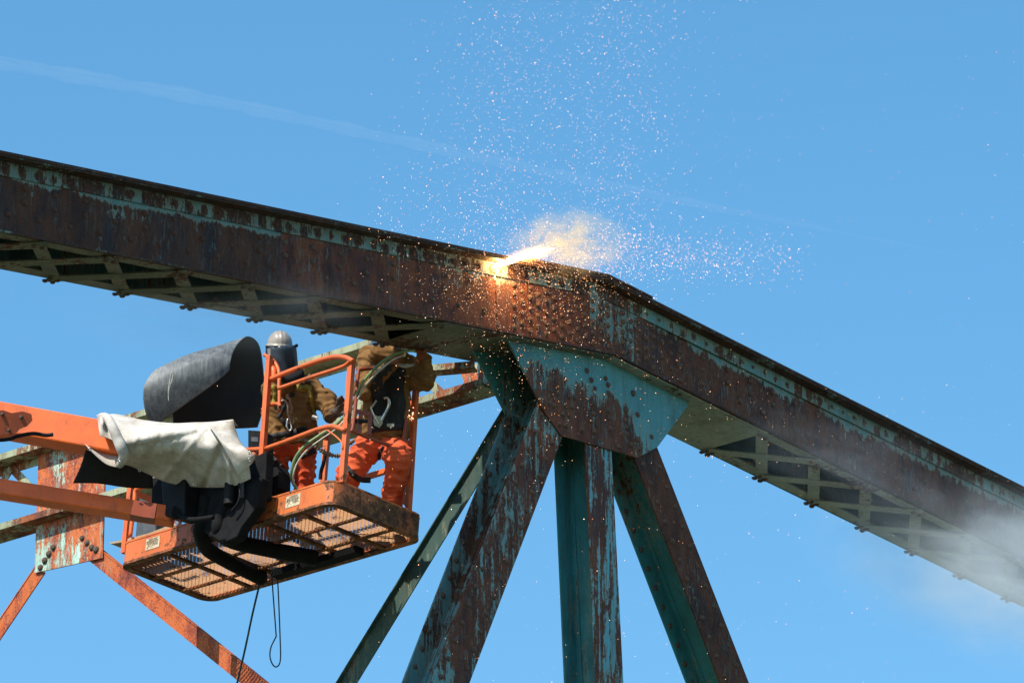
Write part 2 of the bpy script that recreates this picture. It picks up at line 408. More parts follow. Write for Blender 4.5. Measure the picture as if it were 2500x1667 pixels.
# rivets of the webs
def web_rivets(x0, x1, wp, pitch=.33, ph=0, kind='rivet_dark'):
    x = x0 + ph
    while x < x1:
        h = zw(x) - zb(x)
        for v in (.66, .46): rivet((x, 0, zb(x) + h * v + random.uniform(-.004, .004)), NY, wp, .025, kind)
        xx = x + pitch * .52
        if xx < x1: rivet((xx, 0, zb(xx) + h * .26), NY, wp, .025, kind)
        x += pitch
web_rivets(-6.5, XM, w1, ph=.05)
web_rivets(XM + .05, XSEAM - .12, w2, kind='rivet')
def row(x0, x1, pitch, zf, y, wp, r=.024, kind='rivet', nrm=NY):
    x = x0
    while x < x1: rivet((x, y, zf(x)), nrm, wp, r, kind); x += pitch
row(-6.5, XSEAM_T - .1, .168, lambda x: zw(x) - .075, -.012, a1, .019, 'rivet_dark')
row(XSEAM_T + .2, 7.5, .168, lambda x: zw(x) - .07, -.014, a2, .018, 'rivet')
x = XSEAM + .22; i = 0
while x < XSP - .03:                            # the dense joint rivets
    h = zw(x) - zb(x)
    for v in ((.10, .26, .42, .58, .72) if i % 2 == 0 else (.18, .34, .50, .65)):
        rivet((x, -.003, zb(x) + h * v), NY, w3a if x < XN else w3, .026, 'rivet')
    x += .105; i += 1
x = XSP + .06; i = 0
while x < XSP + .9:
    h = zw(x) - zb(x)
    for v in ((.12, .35, .58, .72) if i % 2 == 0 else (.24, .47, .65)):
        rivet((x, .008, zb(x) + h * v), NY, w4, .026, 'rivet')
    x += .13 if i < 2 else .33; i += 1
web_rivets(XSP + .9, 7.4, w4, ph=.1, kind='rivet')
# molten cut line: the slot glows
ce = emission('molten_steel', (1, .62, .34), 5)
cm = MB()
zz = [(1206, 655), (1210, 690), (1214, 725), (1216, 760), (1219, 800)]
cm.tube([on_y(a + random.uniform(-1, 1), b, .004) for a, b in zz], [.007, .0055, .0045, .004, .003], 6)
cm.build('molten_cut', ce, w2)
# gusset plates, one under each web
gp = [(1245, 780), (1238, 826), (1330, 1006), (1371, 1063), (1557, 1117), (1606, 1090), (1680, 989), (1690, 930)]
GY = .11
gpts = [on_y(a, b, GY) for a, b in gp]
gz0, gz1 = min(p.z for p in gpts), zb(XKB)
gx0, gx1 = min(p.x for p in gpts), max(p.x for p in gpts)
def uv_g(co): return ((co.x - gx0) / (gx1 - gx0), (co.z - gz0) / (gz1 - gz0))
gus = MB().prism(gpts, (0, .015, 0)).build('gusset_plate', M['gusset'], truss, uvf=uv_g)
GF = .47
gusf = MB().prism([V((p.x, GF, p.z)) for p in gpts], (0, .015, 0)).build('gusset_plate', M['gusset_far'], truss)
for a, b in [(1345,955),(1360,960),(1388,968),(1403,972),(1340,985),(1352,990),(1381,990),(1396,993),(1372,1010),(1387,1013),(1365,1035),(1380,1038),
             (1452,948),(1449,985),(1448,1010),(1443,1030),(1450,1053),(1478,924),(1484,940),(1485,960),(1485,1002),(1488,1021),(1490,1045),
             (1528,1043),(1530,1060),(1556,1072),(1528,1000),(1545,960),(1556,1012),(1590,1066),(1560,1095),(1510,1090),(1432,905),(1443,928),(1420,1048),(1540,1085)]:
    rivet(on_y(a, b, GY), NY, gus, .026)
# I-section members between the gussets
Y0, Y1 = .128, .448
def member(name, e0, e1, e2, e3, mo, mi, t0=-.12, t1=2.2, rv=2, pitch=.19):
    """near flange edges: left e0->e1, right e2->e3 (photo points on the plane y = Y0)"""
    l0, l1, r0, r1 = [on_y(a, b, Y0) for a, b in (e0, e1, e2, e3)]
    L0, L1 = l0.lerp(l1, t0), l0.lerp(l1, t1); R0, R1 = r0.lerp(r1, t0), r0.lerp(r1, t1)
    root = MB().prism([L0, L1, R1, R0], (0, .016, 0)).build(name, mo, truss)
    off = V((0, Y1 - Y0, 0))
    MB().prism([p + off for p in (L0, L1, R1, R0)], (0, .016, 0)).build('far_flange', mi, root)
    c0, c1 = (L0 + R0) / 2, (L1 + R1) / 2; sd = (R0 - L0).normalized() * .007
    MB().prism([c0 - sd + V((0, .0165, 0)), c1 - sd + V((0, .0165, 0)), c1 + sd + V((0, .0165, 0)), c0 + sd + V((0, .0165, 0))], (0, Y1 - Y0 - .017, 0)).build('web_plate', mi, root)
    # small fillet angles along the web
    for yy, dy in ((.0165, .05), (Y1 - Y0 - .05, .049)):
        for sg in (-1, 1):
            q0, q1 = c0 + sd * sg * 1.05 + V((0, yy, 0)), c1 + sd * sg * 1.05 + V((0, yy, 0))
            MB().prism([q0, q1, q1 + sd * sg * 1.6, q0 + sd * sg * 1.6], (0, dy, 0)).build('fillet_angle', mi, root)
    n = int((L1 - L0).length / pitch)
    if rv:
        for i in range(n):
            t = (i + .5) / n
            for k, f in enumerate((.2, .78)):
                tt = t + (.5 / n if k else 0)
                p = L0.lerp(L1, tt).lerp(R0.lerp(R1, tt), f)
                if p.z > 16.6 and p.z < zb(XKB): rivet(p, NY, root, .026)
                p2 = L0.lerp(L1, tt).lerp(R0.lerp(R1, tt), .16) + V((0, Y1 - Y0, 0))
                if k == 0 and 16.6 < p2.z < zb(XKB) - .3: rivet(p2, NY, root, .026)
    return root
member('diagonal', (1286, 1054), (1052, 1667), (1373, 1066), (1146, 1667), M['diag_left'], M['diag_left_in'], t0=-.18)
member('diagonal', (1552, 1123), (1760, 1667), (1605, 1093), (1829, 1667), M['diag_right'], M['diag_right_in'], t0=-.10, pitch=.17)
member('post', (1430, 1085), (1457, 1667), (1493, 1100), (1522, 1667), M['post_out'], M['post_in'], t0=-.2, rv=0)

# ================================================================== SWAY FRAME BEHIND
XS = .43                                        # front edge of the strut flanges
XC = XS + .16                                   # its lattice plane
sway = thing('sway_frame', (XC, 3.2, 18), 'sunlit rusty lattice cross strut with knee braces behind the work basket', 'cross strut')
YA, YB = .66, 9.5
for z in (20.61, 19.945):
    c = MB().box((XS + .13, (YA + YB) / 2, z - .01), (.13, 0, 0), (0, (YB - YA) / 2, 0), (0, 0, .01)).build('strut_flange', M['strut'], sway)
    MB().box((XS + .008, (YA + YB) / 2, z + .02), (.007, 0, 0), (0, (YB - YA) / 2, 0), (0, 0, .0195)).build('strut_lip', M['strut'], sway)
    MB().box((XC + .012, (YA + YB) / 2, z + (-.055 if z > 20 else .045)), (.007, 0, 0), (0, (YB - YA) / 2, 0), (0, 0, .034)).build('strut_leg', M['strut'], sway)
def sbar(y0, z0, y1, z1, w, xo, mat, name, t=.012):
    return MB().bar((XC + xo, y0, z0), (XC + xo, y1, z1), w, t, (-1, 0, 0)).build(name, mat, sway)
y = 1.15; up = True
while y < 9:
    if up: sbar(y, 19.97, y + .55, 20.55, .075, -.002, M['strut'], 'lattice_bar')
    else: sbar(y, 20.55, y + .55, 19.97, .075, -.018, M['strut'], 'lattice_bar')
    up = not up; y += .55
# end plate at the near truss and the plate at mid-span
MB().prism([V((XC - .03, a, b)) for a, b in ((.67, 20.2), (1.0, 20.2), (.92, 19.965), (.67, 19.965))], (.012, 0, 0)).build('end_plate', M['strut_plate'], sway)
mp = [on_x(a, b, XC - .034) for a, b in ((250, 1361), (84, 1398))]
mp += [V((mp[1].x, mp[1].y, 20.588)), V((mp[0].x, mp[0].y, 20.588))]
plate = MB().prism(mp, (.014, 0, 0)).build('centre_plate', M['strut_plate'], sway)
for a, b in ((131, 1336), (120, 1352), (110, 1368), (99, 1385), (201, 1313), (213, 1325), (224, 1336), (235, 1341)):
    rivet(on_x(a, b, XC - .034), (-1, 0, 0), plate, .031)
def brace(pa, pb, w, mat, name, leg=.06, par=sway, xo=.0, ext=.06):
    a, b = on_x(*pa, XC + xo), on_x(*pb, XC + xo); d = b - a
    a, b = a - d * ext, a + d * 2.3
    m = MB().bar(a, b, w, .012, (-1, 0, 0)); s = d.cross(V((1, 0, 0))).normalized()
    if s.z < 0: s = -s
    o = m.build(name, mat, par)
    MB().bar(a + s * (w / 2) + V((.012, 0, 0)), b + s * (w / 2) + V((.012, 0, 0)), leg, .01, s).build('brace_leg', mat, o)
    return o
brace((238, 1360), (620, 1667), .135, M['strut_brace'], 'knee_brace')
brace((96, 1398), (-10, 1555), .135, M['strut_brace'], 'knee_brace')
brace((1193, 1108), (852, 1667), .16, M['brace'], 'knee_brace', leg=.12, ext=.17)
# top lateral brace running off from the joint
A_, B_ = V((XS - .05, .68, 20.06)), V((XS - .45, 1.5, 20.06))
lb = MB().bar(A_, B_, .13, .012, (0, 0, -1)).build('lateral_brace', M['strut'], sway)
MB().bar(A_ + V((-.04, -.02, .02)), B_ + V((-.04, -.02, .02)), .05, .012, (-.8, -.56, 0)).build('brace_leg', M['strut'], lb)

# ================================================================== BOOM LIFT
M['orange'] = lift_paint('lift_orange_paint', base=(.86, .15, .025), rust=.20, seed=1, dirt=.6)
M['orange_worn'] = lift_paint('worn_orange_paint', base=(.74, .20, .04), rust=.42, seed=2, dirt=.6)
M['toe'] = lift_paint('toe_board_paint', base=(.68, .165, .04), rust=.50, seed=3, dirt=.75)
M['toe_rust'] = lift_paint('toe_board_rust', base=(.40, .11, .03), rust=.72, seed=4, dirt=.8)
M['grate'] = lift_paint('grating_rust', base=(.46, .25, .12), rust=.42, seed=5, dirt=.5)
M['rail'] = lift_paint('rail_paint', base=(.70, .14, .035), rust=.34, seed=6, dirt=.75)
M['rail_rust'] = lift_paint('rail_rust_paint', base=(.34, .07, .03), rust=.35, seed=7, dirt=.7)
M['black'] = simple('black_steel', (.012, .0125, .014), (.005, .005, .006), 9, .8, .3, spec=.15)
M['blackp'] = simple('black_plastic', (.010, .011, .013), (.006, .006, .007), 20, .6, .1, spec=.2)
M['grey_case'] = simple('grey_plastic_case', (.09, .095, .10), (.05, .05, .055), 8, .5, .1)
M['steel'] = simple('bright_steel', (.62, .62, .60), (.35, .34, .33), 30, .34, .1, metal=1)
M['sticker'] = simple('sticker_paper', (.62, .55, .40), (.36, .25, .14), 22, .6, 0)
M['ink'] = simple('sticker_ink', (.03, .025, .02), (.05, .03, .02), 20, .7, 0)

ROLL = math.radians(4.2)
lx = V((.990, -.135, 0)).normalized(); ly = V((.135, .990, 0)).normalized(); lz = V((0, 0, 1))
Rr = Matrix.Rotation(ROLL, 3, FW)
bx_, by_, bz_ = Rr @ lx, Rr @ ly, Rr @ lz
if bz_.dot(RT) < 0: Rr = Matrix.Rotation(-ROLL, 3, FW); bx_, by_, bz_ = Rr @ lx, Rr @ ly, Rr @ lz
BO = on_y(812, 1219, 1.02)                      # near lower corner of the basket
BW, BL_ = 1.04, 2.59
def B(x, y, z): return BO + bx_ * x + by_ * y + bz_ * z
def bpX(px, py, x): return on_plane(px, py, B(x, 0, 0), bx_)      # photo point on the basket plane X = x
def bpY(px, py, y): return on_plane(px, py, B(0, y, 0), by_)
def bpZ(px, py, z): return on_plane(px, py, B(0, 0, z), bz_)
lift = thing('boom_lift', B(.5, 1.2, -.4), 'orange boom lift with rusty mesh-floored work basket and guard rails', 'boom lift')
# toe board ring with rounded corners
def ring(inset, rad, n=6):
    pts = []
    for cx, cy, a0 in ((BW - rad, BL_ - rad, 0), (rad, BL_ - rad, 90), (rad, rad, 180), (BW - rad, rad, 270)):
        for i in range(n + 1):
            a = math.radians(a0 + 90 * i / n)
            pts.append((cx + (rad - inset) * math.cos(a), cy + (rad - inset) * math.sin(a)))
    return pts
def ring_wall(z0, z1, i0, i1, idx, name, mat, closed=False):
    o_, n_ = ring(i0, .13), ring(i1, .13); m = MB(); k = len(idx)
    vs = []
    for j in idx: vs += [B(*o_[j], z0), B(*o_[j], z1), B(*n_[j], z1), B(*n_[j], z0)]
    fs = []
    for j in range(k if closed else k - 1):
        a, b = 4 * j, 4 * ((j + 1) % k)
        for q in range(4): fs.append((a + q, b + q, b + (q + 1) % 4, a + (q + 1) % 4))
    if not closed: fs += [(0, 1, 2, 3), (4 * k - 4, 4 * k - 3, 4 * k - 2, 4 * k - 1)[::-1]]
    m.add(vs, fs); return m.build(name, mat, lift, smooth=True)
NR = 28
# ring order: far-right corner 0..6, far-left 7..13, near-left(=near) 14..20, right 21..27
toe_l = ring_wall(0, .17, 0, .022, list(range(10, 18)), 'toe_board', M['toe'])
toe_s = ring_wall(0, .1705, -.001, .022, list(range(17, 25)), 'toe_board', M['toe_rust'])
toe_b = ring_wall(0, .17, 0, .022, list(range(24, 28)) + list(range(0, 11)), 'toe_board', M['toe'])
ring_wall(-.022, -.0005, -.006, .06, list(range(NR)), 'floor_rim', M['toe_rust'], True)
ring_wall(.171, .186, -.004, .026, list(range(NR)), 'toe_board_edge', M['toe'], True)
# expanded-metal floor
gm = MB(); sx, sy, th, tk = .040, .0225, .0115, .015
nx, ny = int((BW - .06) / sx), int((BL_ - .06) / sy)
for j in range(ny):
    yb = .03 + j * sy
    for i in range(nx * 2):
        x0, x1 = .03 + i * sx / 2, .03 + (i + 1) * sx / 2
        s0 = (1 if i % 2 == 0 else -1) * (1 if j % 2 == 0 else -1); q = sy * .42
        ya, yc = yb - s0 * q, yb + s0 * q
        b = len(gm.v)
        for x_, y_ in ((x0, ya), (x1, yc)):
            gm.v += [tuple(B(x_, y_ - th / 2, .003)), tuple(B(x_, y_ + th / 2, .003 + tk)), ]
        gm.f.append((b, b + 1, b + 3, b + 2))
fl = gm.build('floor_grating', M['grate'], lift); fl['kind'] = 'stuff'
def lbar(a, b, hw, hh, name, mat, par=None):
    a, b = V(a), V(b); d = (b - a).normalized(); s = d.cross(bz_).normalized() * hw; u = s.cross(d).normalized() * hh
    return MB().prism([a - s - u, a + s - u, a + s + u, a - s + u], b - a).build(name, mat, par or lift)
for y_ in (.42, .82, 1.22, 1.62, 2.02): lbar(B(.03, y_, -.012), B(BW - .03, y_, -.012), .02, .011, 'floor_crossbar', M['toe_rust'])
for x_ in (.36, .70): lbar(B(x_, .03, -.03), B(x_, BL_ - .03, -.03), .016, .008, 'floor_crossbar', M['toe_rust'])
lbar(B(.84, .55, -.05), B(.84, 1.55, -.05), .05, .03, 'floor_beam', M['black'])
# warning stickers
def sticker(cx, cy, w, h, seed):
    rnd = random.Random(seed)
    st = MB().prism([B(-.004, cy - w / 2, cx - h / 2), B(-.004, cy + w / 2, cx - h / 2), B(-.004, cy + w / 2, cx + h / 2), B(-.004, cy - w / 2, cx + h / 2)], bx_ * .003).build('warning_sticker', M['sticker'], toe_l)
    im = MB()
    for r in range(6):
        y0 = cy + w / 2 - .012 - (.07 if r > 3 else 0); z = cx + h / 2 - .028 - r * .0085
        while y0 > cy - w / 2 + .03:
            l = rnd.uniform(.006, .026)
            im.prism([B(-.0055, y0, z), B(-.0055, y0 - l, z), B(-.0055, y0 - l, z + .004), B(-.0055, y0, z + .004)], bx_ * .001); y0 -= l + .006
    # line drawing of a figure
    yc = cy + w * .25
    im.tube([B(-.0055, yc, cx - .01), B(-.0055, yc - .02, cx - .03)], .002, 4).tube([B(-.0055, yc, cx - .01), B(-.0055, yc + .02, cx - .035)], .002, 4)
    im.build('sticker_print', M['ink'], toe_l)
    tc = bpy.data.curves.new('sticker_heading', 'FONT'); tc.body = 'WARNING'; tc.size = .022; tc.align_x = 'CENTER'
    to = bpy.data.objects.new('sticker_heading', tc); COL.objects.link(to); tc.materials.append(M['ink'])
    bpy.context.view_layer.update()
    dg = bpy.context.evaluated_depsgraph_get(); tm = bpy.data.meshes.new_from_object(to.evaluated_get(dg)); bpy.data.objects.remove(to)
    to = bpy.data.objects.new('sticker_heading', tm); COL.objects.link(to)
    mw = Matrix((-by_, bz_, -bx_)).transposed().to_4x4(); mw.translation = B(-.006, cy, cx + h / 2 - .02)
    to.matrix_basis = mw; setparent(to, toe_l)
sticker(.095, .47, .17, .10, 3); sticker(.095, 2.16, .17, .10, 5)

# posts and rails
def sqpost(a, b, r=.024, mat='rail', name='guard_post'):
    return MB().tube([a, b], r, 4, sq=True).build(name, M[mat], lift)
p1a, p1b = bpX(658, 870, -.012), bpX(633, 1222, -.012)
sqpost(p1a, p1b)
p2a, p2b = bpX(859, 877, .03), bpX(836, 1178, .03)
sqpost(p2a, p2b, .025)
p3a, p3b = bpY(1016, 938, .03), bpY(997, 1245, .03)
sqpost(p3a, p3b, .023)
MB().prism([bpY(a, b, .02) for a, b in ((997, 1240), (985, 1228), (987, 1190), (993, 1185), (1000, 1190))], by_ * .012).build('post_gusset', M['rail_rust'], lift)
def railX(pts, r, x=.0, mat='rail', name='guard_rail', n=6):
    return MB().tube(catmull([bpX(a, b, x) for a, b in pts], n), r, 10).build(name, M[mat], lift, smooth='all')
def railY(pts, r, y=.0, mat='rail_rust', name='gate_frame', n=6):
    return MB().tube(catmull([bpY(a, b, y) for a, b in pts], n), r, 10).build(name, M[mat], lift, smooth='all')
railX([(662, 925), (700, 909), (750, 890), (793, 876), (820, 871), (845, 873), (862, 882)], .021)
railX([(680, 948), (720, 934), (770, 917), (825, 899), (845, 890), (857, 878)], .016)
railX([(681, 950), (682, 925)], .016)
railX([(652, 1094), (700, 1077), (760, 1054), (790, 1044), (815, 1041), (843, 1050)], .021)
railX([(794, 1046), (820, 1065), (834, 1080), (836, 1095)], .007)
railX([(645, 866), (662, 876), (676, 893), (682, 920), (682, 1005)], .016, .04)          # bent corner tube beside the mat
railX([(640, 1000), (655, 990), (675, 985), (685, 992)], .014, .03)
railX([(660, 892), (668, 905), (668, 930)], .024, .02, 'orange')
railX([(600, 1098), (640, 1096), (652, 1094)], .02)
gate = railY([(874, 903), (905, 900), (940, 908), (966, 922), (984, 942), (991, 975), (991, 1020), (987, 1060), (982, 1080), (970, 1089), (955, 1088), (920, 1076), (870, 1056), (856, 1050)], .0165, .02)
railY([(876, 903), (872, 935), (867, 1000), (860, 1052)], .0145, .02)
for pts in ([(862, 1002), (905, 1012)], [(903, 1012), (900, 1062)], [(866, 1003), (861, 1050)], [(880, 1008), (876, 1056)]):
    MB().bar(bpY(*pts[0], .035), bpY(*pts[1], .035), .035, .012, -by_).build('latch_plate', M['rail_rust'], lift)
MB().tube([bpY(872, 1027, .0), bpY(895, 1028, .0)], [.02, .016], 10).build('latch_knob', M['blackp'], lift)
# rails of the far sides
for z in (.66, 1.2):
    lbar(B(BW - .08, .16, z), B(BW - .08, BL_ - .04, z), .02, .02, 'guard_rail', M['rail'])
    lbar(B(.04, BL_ - .03, z), B(BW - .04, BL_ - .03, z), .02, .02, 'guard_rail', M['rail'])
for x_, y_ in ((BW - .03, BL_ - .04), (.03, BL_ - .04), (BW - .03, 1.25)):
    lbar(B(x_, y_, .1), B(x_, y_, 1.2), .022, .022, 'guard_post', M['rail'])
railX([(318, 1310), (328, 1225), (331, 1198), (345, 1190), (372, 1184)], .018, .0, 'orange')
# control box hanging inside the rail
MB().prism([bpX(a, b, .10) for a, b in ((640, 1130), (672, 1133), (680, 1150), (678, 1190), (655, 1205), (640, 1200))], bx_ * .14).build('foot_control_box', M['black'], lift)
pp = MB().prism([bpX(a, b, .07) for a, b in ((649, 1120), (659, 1117), (656, 1172), (646, 1176))], bx_ * .006).build('perforated_strap', M['orange'], lift)
MB().prism([bpX(a, b, .05) for a, b in ((606, 1050), (640, 1052), (642, 1100), (606, 1098))], bx_ * .12).build('control_box', M['black'], lift)
MB().prism([bpX(a, b, .045) for a, b in ((613, 1066), (630, 1067), (630, 1078), (613, 1077))], bx_ * .004).build('control_label', M['grey_case'], lift)

# black rotator, hoses and under-floor arms between boom and basket
def boxpx(pts, x, dep, name, mat, par=None):
    return MB().prism([bpX(a, b, x) for a, b in pts], bx_ * dep).build(name, mat, par or lift, mods=(('BEVEL', dict(width=.012, segments=2)),))
boxpx([(370, 1165), (398, 1165), (400, 1262), (368, 1262)], -.32, .10, 'bracket_plate', M['black'])
boxpx([(392, 1150), (452, 1165), (450, 1255), (436, 1266), (398, 1258)], -.36, .16, 'rotator_housing', M['blackp'])
boxpx([(455, 1165), (468, 1165), (466, 1262), (455, 1260)], -.26, .12, 'bracket_plate', M['black'])
boxpx([(482, 1165), (640, 1165), (628, 1235), (590, 1285), (578, 1310), (545, 1325), (500, 1300), (482, 1260)], -.20, .10, 'rotator_housing', M['black'])
boxpx([(520, 1165), (650, 1100), (645, 1215), (560, 1235)], -.10, .09, 'rotator_bracket', M['black'])
MB().cyl(bpX(563, 1180, -.24), bpX(560, 1232, -.24), .05).build('hydraulic_cylinder', M['blackp'], lift, smooth=True)
MB().cyl(bpX(590, 1150, -.22), bpX(592, 1215, -.22), .018).build('hydraulic_cylinder', M['grey_case'], lift, smooth=True)
MB().tube(catmull([bpX(a, b, -.26) for a, b in ((583, 1180), (586, 1205), (580, 1228), (566, 1246))]), .009, 8).build('hydraulic_hose', M['blackp'], lift, smooth='all')
MB().tube(catmull([bpX(a, b, -.36) for a, b in ((425, 1240), (440, 1258), (470, 1268), (520, 1262))]), .022, 8).build('hydraulic_hose', M['black'], lift, smooth='all')
MB().cyl(bpX(432, 1253, -.38), bpX(440, 1258, -.1), .045).build('pivot_pin', M['black'], lift, smooth=True)
def arm(pts, r, name):
    return MB().tube(catmull(pts, 8), r, 12).build(name, M['black'], lift, smooth='all')
arm([bpX(505, 1215, -.18), bpX(497, 1262, -.18), bpX(490, 1300, -.16), bpZ(505, 1338, -.07), bpZ(560, 1372, -.075), bpZ(640, 1412, -.075)], .062, 'support_arm')
arm([bpX(560, 1215, -.18), bpX(540, 1262, -.18), bpX(537, 1296, -.15), bpZ(568, 1320, -.07), bpZ(650, 1339, -.075), bpZ(772, 1362, -.075)], .066, 'support_arm')
# booms: two orange box beams coming in from the left
BD = V((.74, -.67, -.085)).normalized()
def boom(pt, pb, d_end, length, hh, hw, name, mat):
    """pt: photo point on the axis at the basket end, depth taken from d_end"""
    e = on_d(*pt, d_end); a = e - BD_(pt, pb, d_end) * length
    d = (e - a).normalized(); s = d.cross(lz).normalized() * hw; u = s.cross(d).normalized() * hh
    return MB().prism([a - s - u, a + s - u, a + s + u, a - s + u], e - a).build(name, mat, lift, mods=(('BEVEL', dict(width=.014, segments=2)),))
def BD_(pt, pb, d_end):
    e = on_d(*pt, d_end); b = on_d(*pb, d_end + .15); return (e - b).normalized()
dmast = depth_of(B(-.25, 1.45, .3))
ub = boom((330, 1086), (0, 1026), dmast - .1, 6.5, .128, .11, 'upper_boom', M['orange'])
lb_ = boom((425, 1262), (0, 1194), dmast + .05, 6.5, .068, .085, 'lower_boom', M['orange'])
# end fittings of the booms
MB().tube([on_d(a, b, dmast - .33) for a, b in ((322, 1244), (350, 1250), (380, 1254))], .07, 4, sq=True).build('boom_sleeve', M['rail_rust'], lb_)
# torn cable guard plate and cable on the upper boom, far left
rp = MB().prism([on_d(a, b, dmast - .9) for a, b in ((-30, 1003), (8, 1001), (28, 1008), (55, 1004), (76, 1010), (79, 1026), (66, 1040), (48, 1047), (42, 1054), (28, 1062), (10, 1058), (-30, 1075))], FW * .02).build('cable_guard', M['rail_rust'], ub)
for a, b in ((6, 1011), (52, 1018), (22, 1050)): rivet(on_d(a, b, dmast - .905), -FW, ub, .018)
MB().tube(catmull([on_d(a, b, dmast - .85) for a, b in ((-20, 1075), (20, 1072), (45, 1064), (80, 1058), (112, 1062), (130, 1060))]), .016, 7).build('cable', M['blackp'], lift, smooth='all')

# ================================================================== TARP, MATS
def canvas_mat():
    n = NT('canvas'); f = n.noise(3.2, None, 7, .7); f2 = n.noise(60, None, 3, .6)
    st = n.ramp(n.noise(5, n.mapping((1, 1, 1), (4, 2, 1)), 8, .75), [(.47, 0), (.70, .85)])
    c = n.ramp(f, [(.3, (.40, .365, .32)), (.6, (.66, .63, .58))])
    c = n.mix(st, c, (.30, .23, .15))
    c = n.mix(n.ramp(f2, [(.58, 0), (.72, .6)]), c, (.20, .16, .12))
    return n.set(c, .9, 0, n.bump(n.math('MULTIPLY_ADD', f2, .25, f), .35, .012), .2)
def rubber_mat_mat():
    n = NT('dusty_rubber')
    s1 = n.noise(1.0, n.mapping((40, 40, 2.2)), 5, .7); f = n.noise(2.5, None, 7, .7)
    d = n.ramp(n.math('MULTIPLY_ADD', s1, .45, n.math('MULTIPLY', f, .55)), [(.36, (.05, .056, .064)), (.50, (.14, .15, .155)), (.68, (.30, .30, .28))])
    w = n.ramp(n.noise(6, n.mapping((1, 1, .7), (3, 8, 1)), 8, .75), [(.63, 0), (.72, .55)])
    return n.set(n.mix(w, d, (.34, .33, .28)), .62, 0, n.bump(s1, .25, .006), .35)
M['canvas'] = canvas_mat(); M['rubber'] = rubber_mat_mat()
M['hem'] = simple('hem_canvas', (.66, .62, .56), (.42, .36, .30), 14, .9, .2)
def wr(p, amp, k=9.0, s=0.0):
    x, y, z = p.x, p.y, p.z
    return amp * (math.sin(k * (x * .8 + z * .5) + 2 * math.sin(k * .4 * (y - z) + s) + s) + .6 * math.sin(k * 1.9 * (y * .7 - z * .6 + x * .2) + 1.7 * math.sin(k * .7 * x + s)))
def sheet(rows, base, n, m, name, mat, parent, amp=.008, thick=.004, seed=0, k=9, smooth='all', slope=0, creases=()):
    G = [[on_d(a, b, base + d - slope * max(0, a - 330)) for a, b, d in r] for r in rows]
    G = spline_grid(G, n, m)
    def dsp(p):
        d = wr(p, amp, k, seed)
        if creases:
            q = p - CAM; zq = q.dot(FW); px, py = 1250 + FPX * q.dot(RT) / zq, 833.5 - FPX * q.dot(UP) / zq
            for x0, y0, x1, y1, dep, wd in creases:
                dx, dy = x1 - x0, y1 - y0; t = max(0, min(1, ((px - x0) * dx + (py - y0) * dy) / (dx * dx + dy * dy)))
                d += .6 * dep * math.exp(-((px - x0 - t * dx) ** 2 + (py - y0 - t * dy) ** 2) / (wd * wd)) * (.4 + .6 * t)
        return d
    G = [[p - FW * dsp(p) for p in r] for r in G]
    return MB().grid(G).build(name, mat, parent, smooth=smooth, mods=(('SOLIDIFY', dict(thickness=thick, offset=0)),))
DT = depth_of(B(-.20, 1.5, .6)) - .36
tarp = thing('tarp', on_d(420, 1130, DT), 'dirty white canvas tarp draped over the boom end', 'tarp')
main = [
 [(250, 1022, .30), (290, 1020, .34), (350, 1030, .36), (420, 1036, .38), (480, 1034, .38), (520, 1034, .36), (560, 1032, .34), (580, 1040, .33)],
 [(247, 1014, .18), (285, 1012, .22), (350, 1026, .22), (420, 1033, .22), (480, 1031, .22), (515, 1030, .22), (545, 1027, .20), (568, 1024, .22)],
 [(262, 1032, .02), (290, 1040, -.04), (350, 1048, -.06), (420, 1040, .05), (475, 1036, .10), (508, 1035, .10), (540, 1040, .08), (574, 1045, .12)],
 [(276, 1060, -.10), (298, 1075, -.18), (345, 1072, -.20), (400, 1060, -.12), (465, 1052, -.02), (512, 1050, .02), (545, 1062, .02), (580, 1066, .08)],
 [(288, 1088, -.14), (305, 1100, -.14), (345, 1108, -.10), (400, 1100, -.06), (465, 1098, -.02), (515, 1092, -.06), (548, 1100, .02), (590, 1096, .06)],
 [(293, 1112, -.08), (310, 1120, -.04), (352, 1132, .10), (405, 1140, .16), (465, 1142, .20), (520, 1138, .06), (560, 1140, .06), (606, 1130, .05)],
 [(294, 1134, .02), (315, 1136, .10), (360, 1156, .24), (405, 1176, .32), (458, 1187, .36), (518, 1190, .30), (568, 1187, .22), (612, 1168, .12)]]
main_o = sheet(main, DT, 14, 13, 'canvas_sheet', M['canvas'], tarp, .007, .004, 1.0, 19, slope=.0016, creases=((508, 1036, 400, 1168, .04, 6), (545, 1080, 500, 1186, -.07, 9), (560, 1105, 562, 1188, .04, 5), (330, 1092, 480, 1058, -.025, 6), (300, 1098, 430, 1150, .026, 5), (300, 1085, 360, 1150, .024, 4), (420, 1060, 450, 1180, -.025, 9), (470, 1050, 468, 1185, .02, 5), (520, 1050, 585, 1180, .035, 5), (350, 1040, 330, 1080, .02, 4), (400, 1045, 370, 1110, -.02, 5), (440, 1040, 415, 1100, .018, 4)))
fold = [
 [(506, 1034, .00), (530, 1030, .04), (560, 1026, .08), (570, 1024, .10)],
 [(522, 1054, -.10), (540, 1058, -.06), (562, 1050, .02), (576, 1050, .08)],
 [(538, 1078, -.14), (556, 1086, -.14), (572, 1076, -.04), (586, 1078, .05)],
 [(556, 1112, -.12), (580, 1108, -.17), (600, 1098, -.10), (604, 1098, .0)],
 [(572, 1140, -.10), (592, 1130, -.15), (614, 1114, -.12), (622, 1112, -.04)],
 [(582, 1162, -.07), (596, 1148, -.10), (612, 1134, -.10), (618, 1126, -.04)]]
sheet(fold, DT, 6, 6, 'canvas_fold', M['canvas'], tarp, .010, .004, 2.0, 16, slope=.0016)
